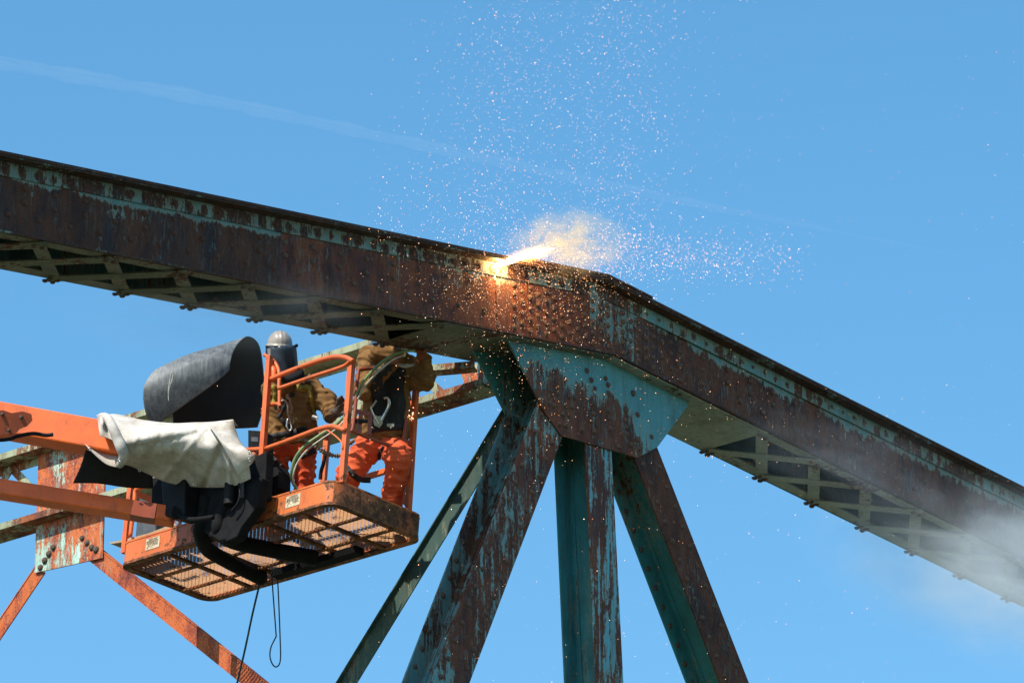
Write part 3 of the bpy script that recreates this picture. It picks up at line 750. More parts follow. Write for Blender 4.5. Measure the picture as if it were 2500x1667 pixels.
roll = [(247, 1016, .02), (262, 1020, -.12), (276, 1045, -.2), (288, 1072, -.22), (296, 1092, -.24), (302, 1110, -.22), (298, 1126, -.18), (291, 1136, -.14)]
MB().tube(catmull([on_d(a, b, DT + d) for a, b, d in roll], 6), [.028 + .018 * math.sin(i / 42 * 3.1) for i in range(43)], 9).build('canvas_roll', M['canvas'], tarp, smooth='all')
gather = [
 [(236, 1014, .10), (244, 1010, .0), (256, 1012, -.05), (268, 1016, -.06)],
 [(239, 1028, .02), (248, 1026, -.10), (262, 1034, -.08), (276, 1042, -.12)],
 [(242, 1046, -.04), (250, 1048, -.12), (266, 1056, -.10), (284, 1064, -.16)],
 [(245, 1064, -.10), (252, 1066, -.13), (270, 1072, -.14), (290, 1082, -.18)]]
sheet(gather, DT - .02, 6, 7, 'canvas_gather', M['canvas'], tarp, .014, .004, 3.0, 34)
lflap = [
 [(206, 1084, .02), (228, 1094, .06), (262, 1104, .08), (292, 1112, .04)],
 [(210, 1086, -.06), (232, 1104, -.04), (262, 1122, -.02), (294, 1126, -.04)],
 [(216, 1094, -.10), (238, 1116, -.10), (264, 1135, -.08), (297, 1142, -.06)]]
sheet(lflap, DT, 6, 6, 'canvas_flap', M['canvas'], tarp, .008, .004, 4.0, 14)
def grommet(px, py, d):
    c = on_d(px, py, d); MB().tube([c + (RT * math.cos(a) + UP * math.sin(a)) * .011 for a in [k * math.pi / 5 for k in range(10)]], .0045, 6, closed=True).build('grommet', M['steel'], tarp, smooth='all')
for px, py, d in ((291, 1123, -.26), (475, 1182, .1), (341, 1147, .0), (611, 1105, -.2), (609, 1122, -.2), (597, 1166, -.05), (219, 1096, -.13)): grommet(px, py, DT + d - .0016 * max(0, px - 330))
# dark rubber sheet hanging behind the tarp
rs = [
 [(212, 1090, .0), (250, 1100, .05), (300, 1112, .12), (370, 1125, .2)],
 [(196, 1140, .02), (248, 1142, .06), (305, 1150, .12), (372, 1156, .2)],
 [(178, 1179, .03), (240, 1180, .08), (310, 1190, .14), (374, 1192, .2)]]
M['rubber_black'] = simple('black_rubber', (.012, .012, .013), (.006, .006, .007), 8, .7, .15)
o = sheet(rs, DT + .06, 5, 5, 'rubber_sheet', M['rubber_black'], None, .004, .008, .5, 5)
tag(o, 'black rubber sheet hanging out below the white tarp', 'rubber sheet')
# grey rubber blast mat bent over the rail
DM = depth_of(B(-.10, 1.7, 1.15))
P = [
 [(374, 1044, -.16), (358, 1015, -.20), (350, 975, -.22), (354, 938, -.22), (380, 903, -.12), (398, 908, -.02), (412, 960, .00), (420, 1010, .00), (424, 1042, .00)],
 [(428, 1004, -.20), (415, 975, -.24), (412, 935, -.26), (425, 900, -.22), (455, 868, -.06), (474, 880, .10), (488, 950, .17), (492, 1010, .18), (494, 1045, .18)],
 [(520, 938, -.20), (508, 915, -.22), (505, 888, -.20), (512, 864, -.12), (535, 844, .08), (558, 860, .28), (572, 940, .42), (574, 1010, .42), (574, 1046, .42)],
 [(560, 904, -.14), (563, 882, -.12), (570, 858, -.04), (586, 834, .10), (608, 822, .30), (632, 842, .50), (643, 910, .64), (644, 985, .64), (628, 1043, .62)]]
mat_o = sheet(P, DM, 10, 6, 'rubber_mat', simple('shaded_inner_rubber', (.012, .016, .02), (.007, .009, .012), 5, .55, .1), None, .003, .010, .2, 4)  # near-black inner side carries the shade under the bend
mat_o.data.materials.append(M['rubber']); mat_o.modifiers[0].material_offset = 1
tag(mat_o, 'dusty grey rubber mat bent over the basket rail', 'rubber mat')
tie = MB().tube(catmull([on_d(a, b, DM - .31) for a, b in ((412, 979), (411, 955), (413, 938), (417, 915), (421, 907), (423, 912), (420, 928), (414, 944), (412, 962))], 6), .004, 6)
tie.build('tie_cord', simple('tie_cord_white', (.6, .58, .5), None, 20, .8, 0), mat_o, smooth='all')

# ================================================================== WORKERS (signed-distance bodies meshed here)
def surface_net(f, lo, hi, h):
    lo, hi = np.array(lo), np.array(hi); n = np.ceil((hi - lo) / h).astype(int) + 1
    ax = [lo[i] + h * np.arange(n[i]) for i in range(3)]
    X, Y, Z = np.meshgrid(*ax, indexing='ij'); P_ = np.stack([X, Y, Z], -1).reshape(-1, 3)
    val = f(P_).reshape(n); sg = val < 0
    idx = -np.ones(tuple(n - 1), int); acc = np.zeros(tuple(n - 1) + (3,)); cnt = np.zeros(tuple(n - 1))
    c8 = [(i, j, k) for i in (0, 1) for j in (0, 1) for k in (0, 1)]
    sl = lambda c: tuple(slice(c[i], n[i] - 1 + c[i]) for i in range(3))
    for a in c8:
        for axx in range(3):
            if a[axx]: continue
            b = list(a); b[axx] = 1; b = tuple(b)
            va, vb = val[sl(a)], val[sl(b)]; cr = (va < 0) != (vb < 0)
            t = np.where(cr, va / np.where(cr, va - vb, 1), 0)
            for q in range(3):
                acc[..., q] += np.where(cr, a[q] + (t if q == axx else 0), 0)
            cnt += cr
    on = cnt > 0; idx[on] = np.arange(on.sum())
    cells = np.argwhere(on); vs = lo + h * (cells + acc[on] / cnt[on][:, None])
    fs = []
    for axx in range(3):
        u, w = (axx + 1) % 3, (axx + 2) % 3
        s0 = [slice(None)] * 3; s1 = [slice(None)] * 3; s0[axx] = slice(0, n[axx] - 1); s1[axx] = slice(1, n[axx])
        for s_ in (s0, s1):
            for q in (u, w): s_[q] = slice(1, n[q] - 1)
        A, Bq = sg[tuple(s0)], sg[tuple(s1)]
        for flip, msk in ((0, A & ~Bq), (1, ~A & Bq)):
            e = np.argwhere(msk)
            if not len(e): continue
            e = e.copy(); e[:, u] += 1; e[:, w] += 1
            def cell(du, dw):
                c = e.copy(); c[:, u] -= du; c[:, w] -= dw; return idx[c[:, 0], c[:, 1], c[:, 2]]
            q = np.stack([cell(1, 1), cell(0, 1), cell(0, 0), cell(1, 0)], 1)
            fs.append(q[:, ::-1] if flip else q)
    return vs, np.concatenate(fs)
def caps_sdf(caps, k=.03, disp=None):
    C_ = [(np.array(a), np.array(b), ra, rb) for a, b, ra, rb in caps]
    def f(p):
        d = None
        for a, b, ra, rb in C_:
            ba = b - a; L2 = max(ba @ ba, 1e-9); t = np.clip(((p - a) @ ba) / L2, 0, 1)
            e = np.linalg.norm(p - a - t[:, None] * ba, axis=1) - (ra + (rb - ra) * t)
            if d is None: d = e
            else:
                h = np.clip(.5 + .5 * (e - d) / k, 0, 1) if False else np.maximum(k - np.abs(d - e), 0) / k
                d = np.minimum(d, e) - h * h * k * .25
        if disp is not None: d = d + disp(p)
        return d
    return f
def folds(amp, k, s):
    def f(p):
        x, y, z = p[:, 0], p[:, 1], p[:, 2]
        w = 1.6 * np.sin(k * .35 * (x - z) + s) + 1.2 * np.sin(k * .5 * (y + .6 * z) + 2 * s)
        a = np.sin(k * (.35 * x + .30 * y + .85 * z) + w)
        b = np.sin(k * 1.7 * (.6 * x - .5 * y + .5 * z) - 1.4 * w + s)
        c = np.sin(k * 3.1 * (.2 * x + .6 * y - .6 * z) + 2 * w)
        return amp * (np.abs(a) - .5 + .5 * b + .25 * c)
    return f
BVH = {}
from mathutils.bvhtree import BVHTree
def organic(name, caps, mat, parent, h=.012, k=.04, disp=None, clip=None):
    pts = np.array([list(c[0]) for c in caps] + [list(c[1]) for c in caps]); r = max(max(c[2], c[3]) for c in caps) + .04
    f = caps_sdf(caps, k, disp)
    if clip:
        g_ = f; f = lambda p: np.maximum(g_(p), clip(p))
    vs, fs = surface_net(f, pts.min(0) - r, pts.max(0) + r, h)
    m = MB(); m.v = [tuple(v) for v in vs]; m.f = [tuple(int(i) for i in q) for q in fs]
    o = m.build(name, mat, parent, smooth='all')
    BVH[o.name] = BVHTree.FromPolygons([V(v) for v in vs], m.f); o['_b'] = 0; del o['_b']
    return o
def hit(px, py, objs, d_fallback, lift_=.006):
    d = ray(px, py).normalized(); best = None
    for o in objs:
        h_ = BVH[o.name].ray_cast(CAM, d)
        if h_[0] is not None and (best is None or h_[3] < best): best = h_[3]
    if best is None: return on_d(px, py, d_fallback)
    return CAM + d * (best - lift_)
def strap(pts, w, objs, dfb, name, mat, parent, lift_=.007, n=6, thick=.004):
    path = catmull([V((a, b, 0)) for a, b in pts], n); rows = []
    for i, p in enumerate(path):
        t = (path[min(i + 1, len(path) - 1)] - path[max(i - 1, 0)]).normalized(); q = V((-t.y, t.x, 0)) * (w * 150)
        c = hit(p.x, p.y, objs, dfb, lift_); dd = depth_of(c)
        rows.append([on_d(p.x - q.x, p.y - q.y, dd), on_d(p.x, p.y, dd - .003), on_d(p.x + q.x, p.y + q.y, dd)])
    return MB().grid(rows).build(name, mat, parent, smooth='all', mods=(('SOLIDIFY', dict(thickness=thick, offset=0)),))
M['jacket'] = simple('brown_work_cotton', (.235, .125, .045), (.13, .064, .024), 7, .92, .35, .010, spec=.15)
M['trousers'] = simple('orange_overtrousers', (.74, .12, .04), (.48, .055, .02), 5, .8, .3, .010, spec=.25)
M['skin'] = simple('skin', (.45, .25, .17), (.36, .18, .12), 20, .6, .1)
M['glove'] = simple('leather_glove', (.13, .095, .07), (.06, .045, .035), 14, .85, .3)
M['glove_red'] = simple('rust_leather_glove', (.30, .09, .035), (.16, .05, .02), 14, .85, .3)
M['webbing'] = simple('black_webbing', (.022, .022, .026), (.012, .012, .014), 40, .7, .1)
M['yellow_web'] = simple('yellow_webbing', (.36, .25, .03), (.18, .12, .02), 30, .75, .1)
M['hat'] = simple('tan_hard_hat', (.36, .31, .25), (.26, .22, .18), 9, .38, .12, spec=.5)
M['hat_blue'] = simple('blue_hard_hat', (.05, .09, .16), (.03, .05, .09), 9, .35, .05)
M['visor'] = simple('smoked_visor', (.035, .05, .065), (.012, .018, .026), 10, .30, .10, spec=.5)
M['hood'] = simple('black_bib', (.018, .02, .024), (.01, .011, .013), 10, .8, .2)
M['boot'] = simple('boot_leather', (.03, .024, .02), (.015, .012, .01), 14, .6, .2)

def hat(c, fwd, up, r, mat, parent, name='hard_hat'):
    up = V(up).normalized(); fwd = (V(fwd) - up * V(fwd).dot(up)).normalized(); sd = fwd.cross(up)
    G = []; NA = 40
    for i in range(13):
        th = i / 12 * math.radians(92); row_ = []
        for j in range(NA + 1):
            a = 2 * math.pi * j / NA
            x, y, z = math.sin(th) * math.cos(a), math.sin(th) * math.sin(a), math.cos(th)
            k = 1.0
            for off in (-.34, 0, .34):                       # three ridges front to back
                k += .05 * math.exp(-((y - off) / .07) ** 2) * max(0, z) ** .5
            rr = r * k
            row_.append(V(c) + fwd * (x * rr * 1.14) + sd * (y * rr) + up * (z * rr * 1.06))
        G.append(row_)
    lo = G[-1]; G.append([p + (p - V(c)).normalized() * .014 - up * .004 for p in lo])
    G.append([p - up * .010 for p in G[-1]]); G.append([p - up * .010 - (p - V(c)).normalized() * .02 for p in G[-2]])
    return MB().grid(G).build(name, mat, parent, smooth='all')
def visor(c, fwd, up, r, drop, span, mat, parent, name='face_shield', flare=.012, top=-.004):
    up = V(up).normalized(); fwd = (V(fwd) - up * V(fwd).dot(up)).normalized(); sd = fwd.cross(up); G = []
    for i in range(8):
        t = i / 7; row_ = []
        for j in range(25):
            a = math.radians(-span / 2 + span * j / 24); rr = r + flare * t + .004 * math.sin(9 * a + 4 * t)
            row_.append(V(c) + fwd * (math.cos(a) * rr * 1.06) + sd * (math.sin(a) * rr) + up * (top - drop * t))
        G.append(row_)
    o = MB().grid(G).build(name, mat, parent, smooth='all', mods=(('SOLIDIFY', dict(thickness=.004, offset=0)),))
    MB().tube(G[-1], .006, 6).build('shield_rim', M['blackp'], o, smooth='all')
    return o

# ---- worker at the mat, hand on the rail
D1 = depth_of(B(.46, 1.02, 1.0))
def J1(px, py, d=0): return on_d(px, py, D1 + d)
w1o = thing('person', B(.46, 1.02, .02), 'worker in tan hard hat, dark face shield and brown jacket gripping the basket rail', 'person')
body = [(J1(694, 858), J1(694, 872), .088, .082), (J1(694, 872, -.075), J1(694, 876, -.082), .02, .02), (J1(694, 900), J1(695, 930), .055, .06), (J1(672, 945), J1(740, 942), .07, .07),
        (J1(705, 945), J1(712, 1090), .085, .08), (J1(748, 945), J1(788, 982, -.04), .05, .042), (J1(788, 982, -.04), J1(812, 1006, -.16), .04, .032),
        (J1(668, 950), J1(664, 1015, .06), .05, .042), (J1(664, 1015, .06), J1(672, 1066, -.12), .04, .032), (J1(685, 1095), J1(735, 1095), .09, .09),
        (J1(680, 1105), J1(672, 1205, -.02), .08, .06), (J1(672, 1205, -.02), J1(668, 1305), .055, .045), (J1(740, 1105), J1(744, 1205, -.02), .08, .06), (J1(744, 1205, -.02), J1(748, 1300), .055, .045)]
organic('body', body, M['skin'], w1o, .014, .04)
jc = [(J1(668, 948), J1(748, 944), .082, .085), (J1(682, 950), J1(684, 1075), .105, .115), (J1(738, 948), J1(742, 1072), .105, .115), (J1(682, 1075), J1(742, 1072), .118, .118),
      (J1(752, 945), J1(796, 978, -.04), .088, .084), (J1(796, 978, -.04), J1(810, 1010, -.15), .082, .066), (J1(668, 950), J1(664, 1015, .06), .085, .075), (J1(664, 1015, .06), J1(672, 1066, -.10), .07, .055), (J1(696, 910), J1(696, 938), .075, .085)]
zh = J1(712, 1098).z
jk1 = organic('jacket', jc, M['jacket'], w1o, .0085, .05, folds(.012, 40, 1.0), clip=lambda p: np.where(np.abs(p[:, 2] - zh) < .4, (zh - p[:, 2]) + .012 * np.sin(40 * p[:, 0] + 30 * p[:, 1]), -1))
tr = [(J1(684, 1090), J1(738, 1088), .112, .112), (J1(677, 1105), J1(671, 1205, -.03), .098, .082), (J1(671, 1205, -.03), J1(668, 1295), .086, .075), (J1(742, 1105), J1(744, 1205, -.03), .100, .082), (J1(744, 1205, -.03), J1(748, 1292), .086, .075)]
tr1 = organic('trousers', tr, M['trousers'], w1o, .0085, .03, folds(.012, 44, 2.2))
for px in (668, 748): organic('boot', [(J1(px, 1300), J1(px, 1318), .05, .05), (J1(px, 1318), J1(px, 1324, -.14), .045, .042)], M['boot'], w1o, .014, .03)
CU = (UP * .98 + RT * .03).normalized()
hat1 = hat(J1(683, 840), -FW + RT * .15, CU, .104, M['hat'], w1o)
vis1 = visor(J1(686, 842), -FW + RT * .15, CU - RT * .06, .122, .235, 230, M['visor'], w1o)
for px, py in ((652, 846), (724, 843)): MB().cyl(J1(px, py, -.03), J1(px, py + 1, -.05), .014, 10).build('shield_pivot', M['blackp'], vis1, smooth=True)
MB().prism([J1(a, b, -.10) for a, b in ((652, 852), (662, 850), (662, 868), (656, 878))], FW * .006).build('shield_label', M['hem'], vis1)
bib = [[(655, 900, -.13), (695, 905, -.15), (738, 897, -.12)], [(668, 915, -.15), (705, 925, -.17), (742, 910, -.13)], [(680, 930, -.14), (712, 938, -.15), (742, 925, -.12)]]
sheet(bib, D1, 4, 4, 'neck_bib', M['hood'], w1o, .005, .006, 1, 12)
for pts, w_, mt, nm in (
    ([(654, 1068), (690, 1062), (720, 1056), (752, 1048)], .055, 'webbing', 'harness_belt'), ([(752, 928), (757, 950), (762, 985), (767, 1020)], .034, 'yellow_web', 'harness_strap'),
    ([(722, 945), (740, 948), (760, 944)], .05, 'yellow_web', 'harness_strap'), ([(665, 940), (672, 960), (668, 985)], .04, 'yellow_web', 'harness_strap'),
    ([(715, 960), (702, 975), (690, 1000), (680, 1020)], .03, 'webbing', 'harness_strap'), ([(686, 1020), (700, 1040), (715, 1058)], .026, 'webbing', 'harness_strap')):
    strap(pts, w_, [jk1], D1 - .12, nm, M[mt], w1o)
t1 = strap([(648, 1104), (664, 1116), (680, 1132), (697, 1152)], .045, [tr1], D1 - .1, 'thigh_strap', M['webbing'], w1o)
strap([(770, 1098), (748, 1108), (728, 1118), (712, 1130)], .045, [tr1], D1 - .1, 'thigh_strap', M['webbing'], w1o)
for a, b in ((651, 1105), (662, 1113), (674, 1122), (686, 1135), (748, 1108), (735, 1116)):
    rivet(hit(a, b, [tr1], D1 - .1, .012), -FW, t1, .012).name = 'eyelet'
for pts in ([(745, 930), (757, 933)], [(763, 1018), (775, 1022)], [(724, 1050), (745, 1046)]):
    MB().tube([hit(a, b, [jk1], D1 - .12, .022) for a, b in pts], .02, 6).build('buckle', M['steel'] if pts[0][0] == 763 else M['blackp'], w1o)
hk = MB().tube(catmull([hit(a, b, [jk1], D1 - .13, .03) for a, b in ((685, 980), (694, 977), (701, 984), (703, 998), (703, 1012), (708, 1028), (712, 1045), (706, 1052), (700, 1040), (703, 1022))], 5), .0095, 8)
hk.build('snap_hook', M['steel'], w1o, smooth='all')
# gloved right hand closed on the rail post
gl = [(J1(812, 1010, -.16), J1(824, 1004, -.20), .045, .047), (J1(824, 1004, -.20), J1(832, 990, -.22), .045, .040), (J1(806, 1016, -.14), J1(812, 1010, -.16), .058, .05)]
for i, (fy, fx) in enumerate(((975, 834), (985, 838), (996, 840), (1007, 838))):
    gl += [(J1(828, fy + 6, -.22), J1(fx + 2, fy, -.25), .016, .014), (J1(fx + 2, fy, -.25), J1(fx + 7, fy + 8, -.20), .014, .012)]
gl += [(J1(822, 992, -.23), J1(826, 974, -.26), .018, .014), (J1(826, 974, -.26), J1(834, 968, -.26), .014, .012)]
organic('glove', gl, M['glove'], w1o, .0065, .012, folds(.003, 70, .4))

# ---- worker reaching up to the chord
D2 = depth_of(B(.50, .34, 1.0))
def J2(px, py, d=0): return on_d(px, py, D2 + d)
w2o = thing('person', B(.5, .34, .02), 'worker in brown jacket and orange trousers reaching up behind the steel chord', 'person')
body = [(J2(938, 850), J2(942, 864), .088, .082), (J2(950, 866, -.06), J2(953, 868, -.065), .018, .018), (J2(943, 880), J2(945, 895), .055, .06), (J2(905, 890), J2(990, 895), .07, .07), (J2(945, 900), J2(938, 1075), .085, .08),
        (J2(902, 882), J2(892, 955, -.12), .05, .042), (J2(892, 955, -.12), J2(958, 885, -.3), .04, .03), (J2(995, 900), J2(1036, 926, -.1), .05, .042), (J2(1036, 926, -.1), J2(1032, 872, -.14), .04, .03),
        (J2(910, 1085), J2(960, 1090), .09, .09), (J2(902, 1092), J2(856, 1160, -.1), .08, .06), (J2(856, 1160, -.1), J2(836, 1248, 0), .055, .045), (J2(960, 1095), J2(974, 1120, -.28), .08, .06), (J2(974, 1120, -.28), J2(952, 1252, -.12), .058, .045)]
organic('body', body, M['skin'], w2o, .014, .04)
jc = [(J2(905, 882), J2(995, 892), .09, .09), (J2(918, 895), J2(916, 1045), .11, .11), (J2(978, 900), J2(965, 1050), .11, .108), (J2(916, 1050), J2(965, 1052), .115, .112),
      (J2(904, 872, .05), J2(890, 950, -.12), .10, .088), (J2(890, 950, -.12), J2(955, 888, -.30), .08, .06), (J2(993, 900), J2(1034, 926, -.10), .092, .088), (J2(1034, 926, -.10), J2(1036, 882, -.14), .086, .07), (J2(915, 862, .06), J2(955, 868, .06), .08, .08), (J2(922, 862, -.10), J2(965, 866, -.10), .07, .07)]
jk2 = organic('jacket', jc, M['jacket'], w2o, .0085, .05, folds(.012, 38, 3.0))
tr = [(J2(910, 1082), J2(962, 1086), .112, .112), (J2(902, 1090), J2(852, 1158, -.1), .122, .10), (J2(852, 1158, -.1), J2(838, 1245, 0), .095, .08), (J2(962, 1092), J2(974, 1118, -.28), .125, .115), (J2(974, 1118, -.28), J2(952, 1250, -.12), .108, .082)]
tr2 = organic('trousers', tr, M['trousers'], w2o, .0085, .035, folds(.012, 42, 4.4))
for px, py, d in ((838, 1250, 0), (952, 1256, -.12)): organic('boot', [(J2(px, py, d), J2(px, py + 10, d), .05, .05), (J2(px, py + 12, d), J2(px + 4, py + 16, d - .14), .045, .042)], M['boot'], w2o, .014, .03)
hat2 = hat(J2(938, 852), -FW * .3 + RT + UP * .1, UP + RT * .25, .105, M['hat_blue'], w2o)
MB().prism([hit_ for hit_ in [J2(a, b, -.115) for a, b in ((909, 868), (913, 856), (923, 850), (926, 866))]], FW * .02).build('hat_sticker', M['hem'], hat2)
visor(J2(958, 868), -FW * .5 + RT * .9, UP * .8 + RT * .45, .12, .15, 150, M['visor'], w2o)
sheet([[(956, 883, -.34), (985, 888, -.36), (1012, 888, -.33)], [(960, 888, -.36), (985, 895, -.38), (1010, 891, -.34)], [(966, 890, -.35), (988, 898, -.37), (1008, 893, -.33)]], D2, 4, 4, 'shield_lip', M['hat'], w2o, .001, .004)
for pts, w_, mt in (([(990, 1040), (960, 1040), (930, 1046), (905, 1050)], .05, 'webbing'), ([(925, 900), (932, 950), (940, 1000), (944, 1040)], .035, 'webbing'), ([(985, 905), (975, 960), (970, 1030)], .035, 'webbing')):
    strap(pts, w_, [jk2], D2 - .12, 'harness_strap', M[mt], w2o)
shade_rows = []
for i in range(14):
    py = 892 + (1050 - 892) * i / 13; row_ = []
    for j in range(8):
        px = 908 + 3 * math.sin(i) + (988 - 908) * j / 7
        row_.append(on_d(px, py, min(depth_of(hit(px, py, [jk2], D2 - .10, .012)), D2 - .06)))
    shade_rows.append(row_)
MB().grid(shade_rows).build('chest_shade', M['hood'], w2o, smooth='all', mods=(('SOLIDIFY', dict(thickness=.005, offset=0)),))  # black sheet over the jacket front carries the torso's shade
t2 = strap([(846, 1140), (862, 1158), (880, 1170), (905, 1172)], .045, [tr2], D2 - .1, 'thigh_strap', M['webbing'], w2o)
strap([(938, 1090), (928, 1106), (924, 1122)], .035, [tr2], D2 - .1, 'thigh_strap', M['webbing'], w2o)
for a, b in ((851, 1150), (862, 1160), (931, 1102)): rivet(hit(a, b, [tr2], D2 - .1, .012), -FW, t2, .012).name = 'eyelet'
MB().prism([hit(a, b, [jk2], D2 - .13, .014) for a, b in ((945, 1034), (962, 1033), (962, 1047), (945, 1047))], FW * .008).build('buckle', M['steel'], w2o)
d_h = depth_of(hit(935, 1000, [jk2], D2 - .13, .045))
hk = MB()
hk.tube(catmull([on_d(a, b, d_h) for a, b in ((937, 972), (944, 970), (949, 976), (950, 988), (945, 1001), (938, 1014), (932, 1026))], 5), [.013] * 31, 8)
hk.tube(catmull([on_d(a, b, d_h) for a, b in ((919, 977), (912, 988), (906, 996), (911, 1010), (918, 1024), (925, 1034))], 5), [.010] * 26, 8)
hk.prism([on_d(a, b, d_h - .008) for a, b in ((914, 1012), (922, 1016), (936, 1014), (934, 1034), (926, 1044), (914, 1038), (910, 1028))], FW * .016)
hk.build('snap_hook', M['steel'], w2o, smooth=True)
gl = [(J2(1034, 888, -.15), J2(1034, 878, -.16), .05, .045), (J2(1034, 878, -.16), J2(1030, 868, -.17), .044, .036)]
for i in range(4): gl += [(J2(1022 + 6 * i, 868, -.19), J2(1020 + 6 * i, 856 - (i % 2) * 2, -.22), .015, .013), (J2(1020 + 6 * i, 856, -.22), J2(1014 + 6 * i, 858, -.27), .013, .011)]
gl += [(J2(1022, 884, -.19), J2(1012, 874, -.23), .017, .013)]
organic('glove', gl, M['glove_red'], w2o, .0065, .012, folds(.003, 70, .4))
gl = [(J2(955, 888, -.30), J2(966, 876, -.34), .045, .042)]
for i in range(4): gl += [(J2(962 + 5 * i, 872, -.35), J2(966 + 6 * i, 860, -.37), .015, .013)]
gl += [(J2(960, 884, -.36), J2(974, 880, -.39), .017, .013)]
organic('glove', gl, M['glove_red'], w2o, .0065, .012)

# ================================================================== HOSES, ROPES, LOOSE THINGS
M['hose_green'] = simple('green_hose', (.20, .30, .13), (.12, .19, .08), 20, .5, .1)
M['hose_white'] = simple('grey_white_hose', (.55, .53, .46), (.38, .36, .31), 20, .5, .1)
M['rope_green'] = simple('dark_green_rope', (.01, .05, .045), (.006, .03, .03), 60, .7, .3)
M['wire'] = simple('navy_wire', (.012, .02, .05), (.008, .012, .03), 30, .5, 0)
M['wood'] = simple('weathered_wood', (.42, .32, .20), (.26, .19, .12), 6, .85, .3, stretch=(2, 9, 9))
DH = depth_of(B(-.06, .5, 1.0)) - .12
def loose(pts, r, name, mat, label, cat, n=8, seg=8):
    o = MB().tube(catmull([on_d(a, b, d) for a, b, d in pts], seg), r, n).build(name, mat, None, smooth='all'); return tag(o, label, cat)
hp = [(1012, 856, DH - .05), (985, 858, DH - .1), (950, 872, DH - .1), (915, 900, DH - .1), (885, 935, DH - .08), (868, 970, DH - .06), (845, 1010, DH + .02), (815, 1040, DH + .02), (775, 1066, DH + .02), (742, 1090, DH), (720, 1120, DH), (712, 1150, DH), (714, 1175, DH + .05), (726, 1195, DH + .2)]
loose(hp, .013, 'gas_hose', M['hose_green'], 'green gas hose looping from the torch over the rail', 'hose')
loose([(a + 6 + 3 * math.sin(i), b + 7, d - .012) for i, (a, b, d) in enumerate(hp[1:-1])], .0075, 'gas_hose', M['hose_white'], 'thin grey-white hose running alongside the green hose', 'hose')
lan = MB(); path = catmull([J1(a, b, d) for a, b, d in ((735, 1072, -.2), (760, 1082, -.25), (785, 1100, -.28), (815, 1112, -.3), (838, 1108, -.3), (850, 1085, -.25), (872, 1070, -.2))], 14)
lan.tube(path, [.016 + .006 * math.sin(i * 1.9) + .003 * math.sin(i * .7) for i in range(len(path))], 9)
tag(lan.build('lanyard', simple('tan_shock_lanyard', (.26, .18, .11), (.12, .08, .05), 40, .9, .4), None, smooth='all'), 'crinkled tan shock lanyard slung between the two workers', 'lanyard')
strap([(795, 1100), (790, 1130), (784, 1150), (782, 1170)], .03, [tr1], D1 - .2, 'strap_end', M['webbing'], w1o)
rp_ = [bpZ(634, 1405, -.04)]; d0 = depth_of(rp_[0])
loose([(640, 1395, d0), (632, 1432, d0), (616, 1500, d0), (598, 1585, d0), (576, 1680, d0), (560, 1760, d0)], .0085, 'hanging_rope', M['rope_green'], 'dark green rope hanging straight down from the basket floor', 'rope')
loose([(664, 1400, d0), (665, 1425, d0), (669, 1480, d0), (674, 1548, d0), (673, 1555, d0), (662, 1578, d0), (659, 1600, d0), (664, 1618, d0), (673, 1627, d0), (682, 1620, d0), (685, 1600, d0), (684, 1560, d0), (681, 1480, d0), (678, 1418, d0), (676, 1395, d0)], .0058, 'hanging_cable', M['wire'], 'thin dark blue cable hanging in a loop below the basket', 'cable')
pk = MB().prism([bpX(a, b, .03) for a, b in ((266, 1324), (300, 1317), (360, 1302), (425, 1277), (432, 1281), (380, 1302), (320, 1320), (270, 1327))], bx_ * .14)
tag(pk.build('plank', M['wood'], None), 'weathered thin board lying across the left toe board', 'board')
gc = MB().prism([bpX(a, b, .5) for a, b in ((336, 1222), (342, 1212), (372, 1212), (380, 1220), (378, 1318), (328, 1318))], bx_ * .16)
tag(gc.build('equipment_case', M['grey_case'], None, mods=(('BEVEL', dict(width=.02, segments=3)),)), 'dark grey plastic case standing in the left end of the basket', 'case')
bt = MB().cyl(bpX(437, 1268, .06), bpX(433, 1300, .06), .028); bt = tag(bt.build('spray_can', simple('can_metal', (.35, .36, .40), (.12, .12, .2), 16, .35, 0, metal=.6), None, smooth=True), 'small grey spray can on the toe board beside the black rotator', 'can')
MB().cyl(bpX(437.5, 1264, .06), bpX(437, 1268, .06), .018).build('can_cap', simple('red_plastic', (.5, .03, .02), None, 10, .4, 0), bt, smooth=True)
MB().prism([bpX(a, b, .04) for a, b in ((422, 1268), (433, 1258), (432, 1276), (430, 1284))], bx_ * .01).build('red_tag', simple('red_tag_plastic', (.45, .04, .02), None, 10, .5, 0), lift)

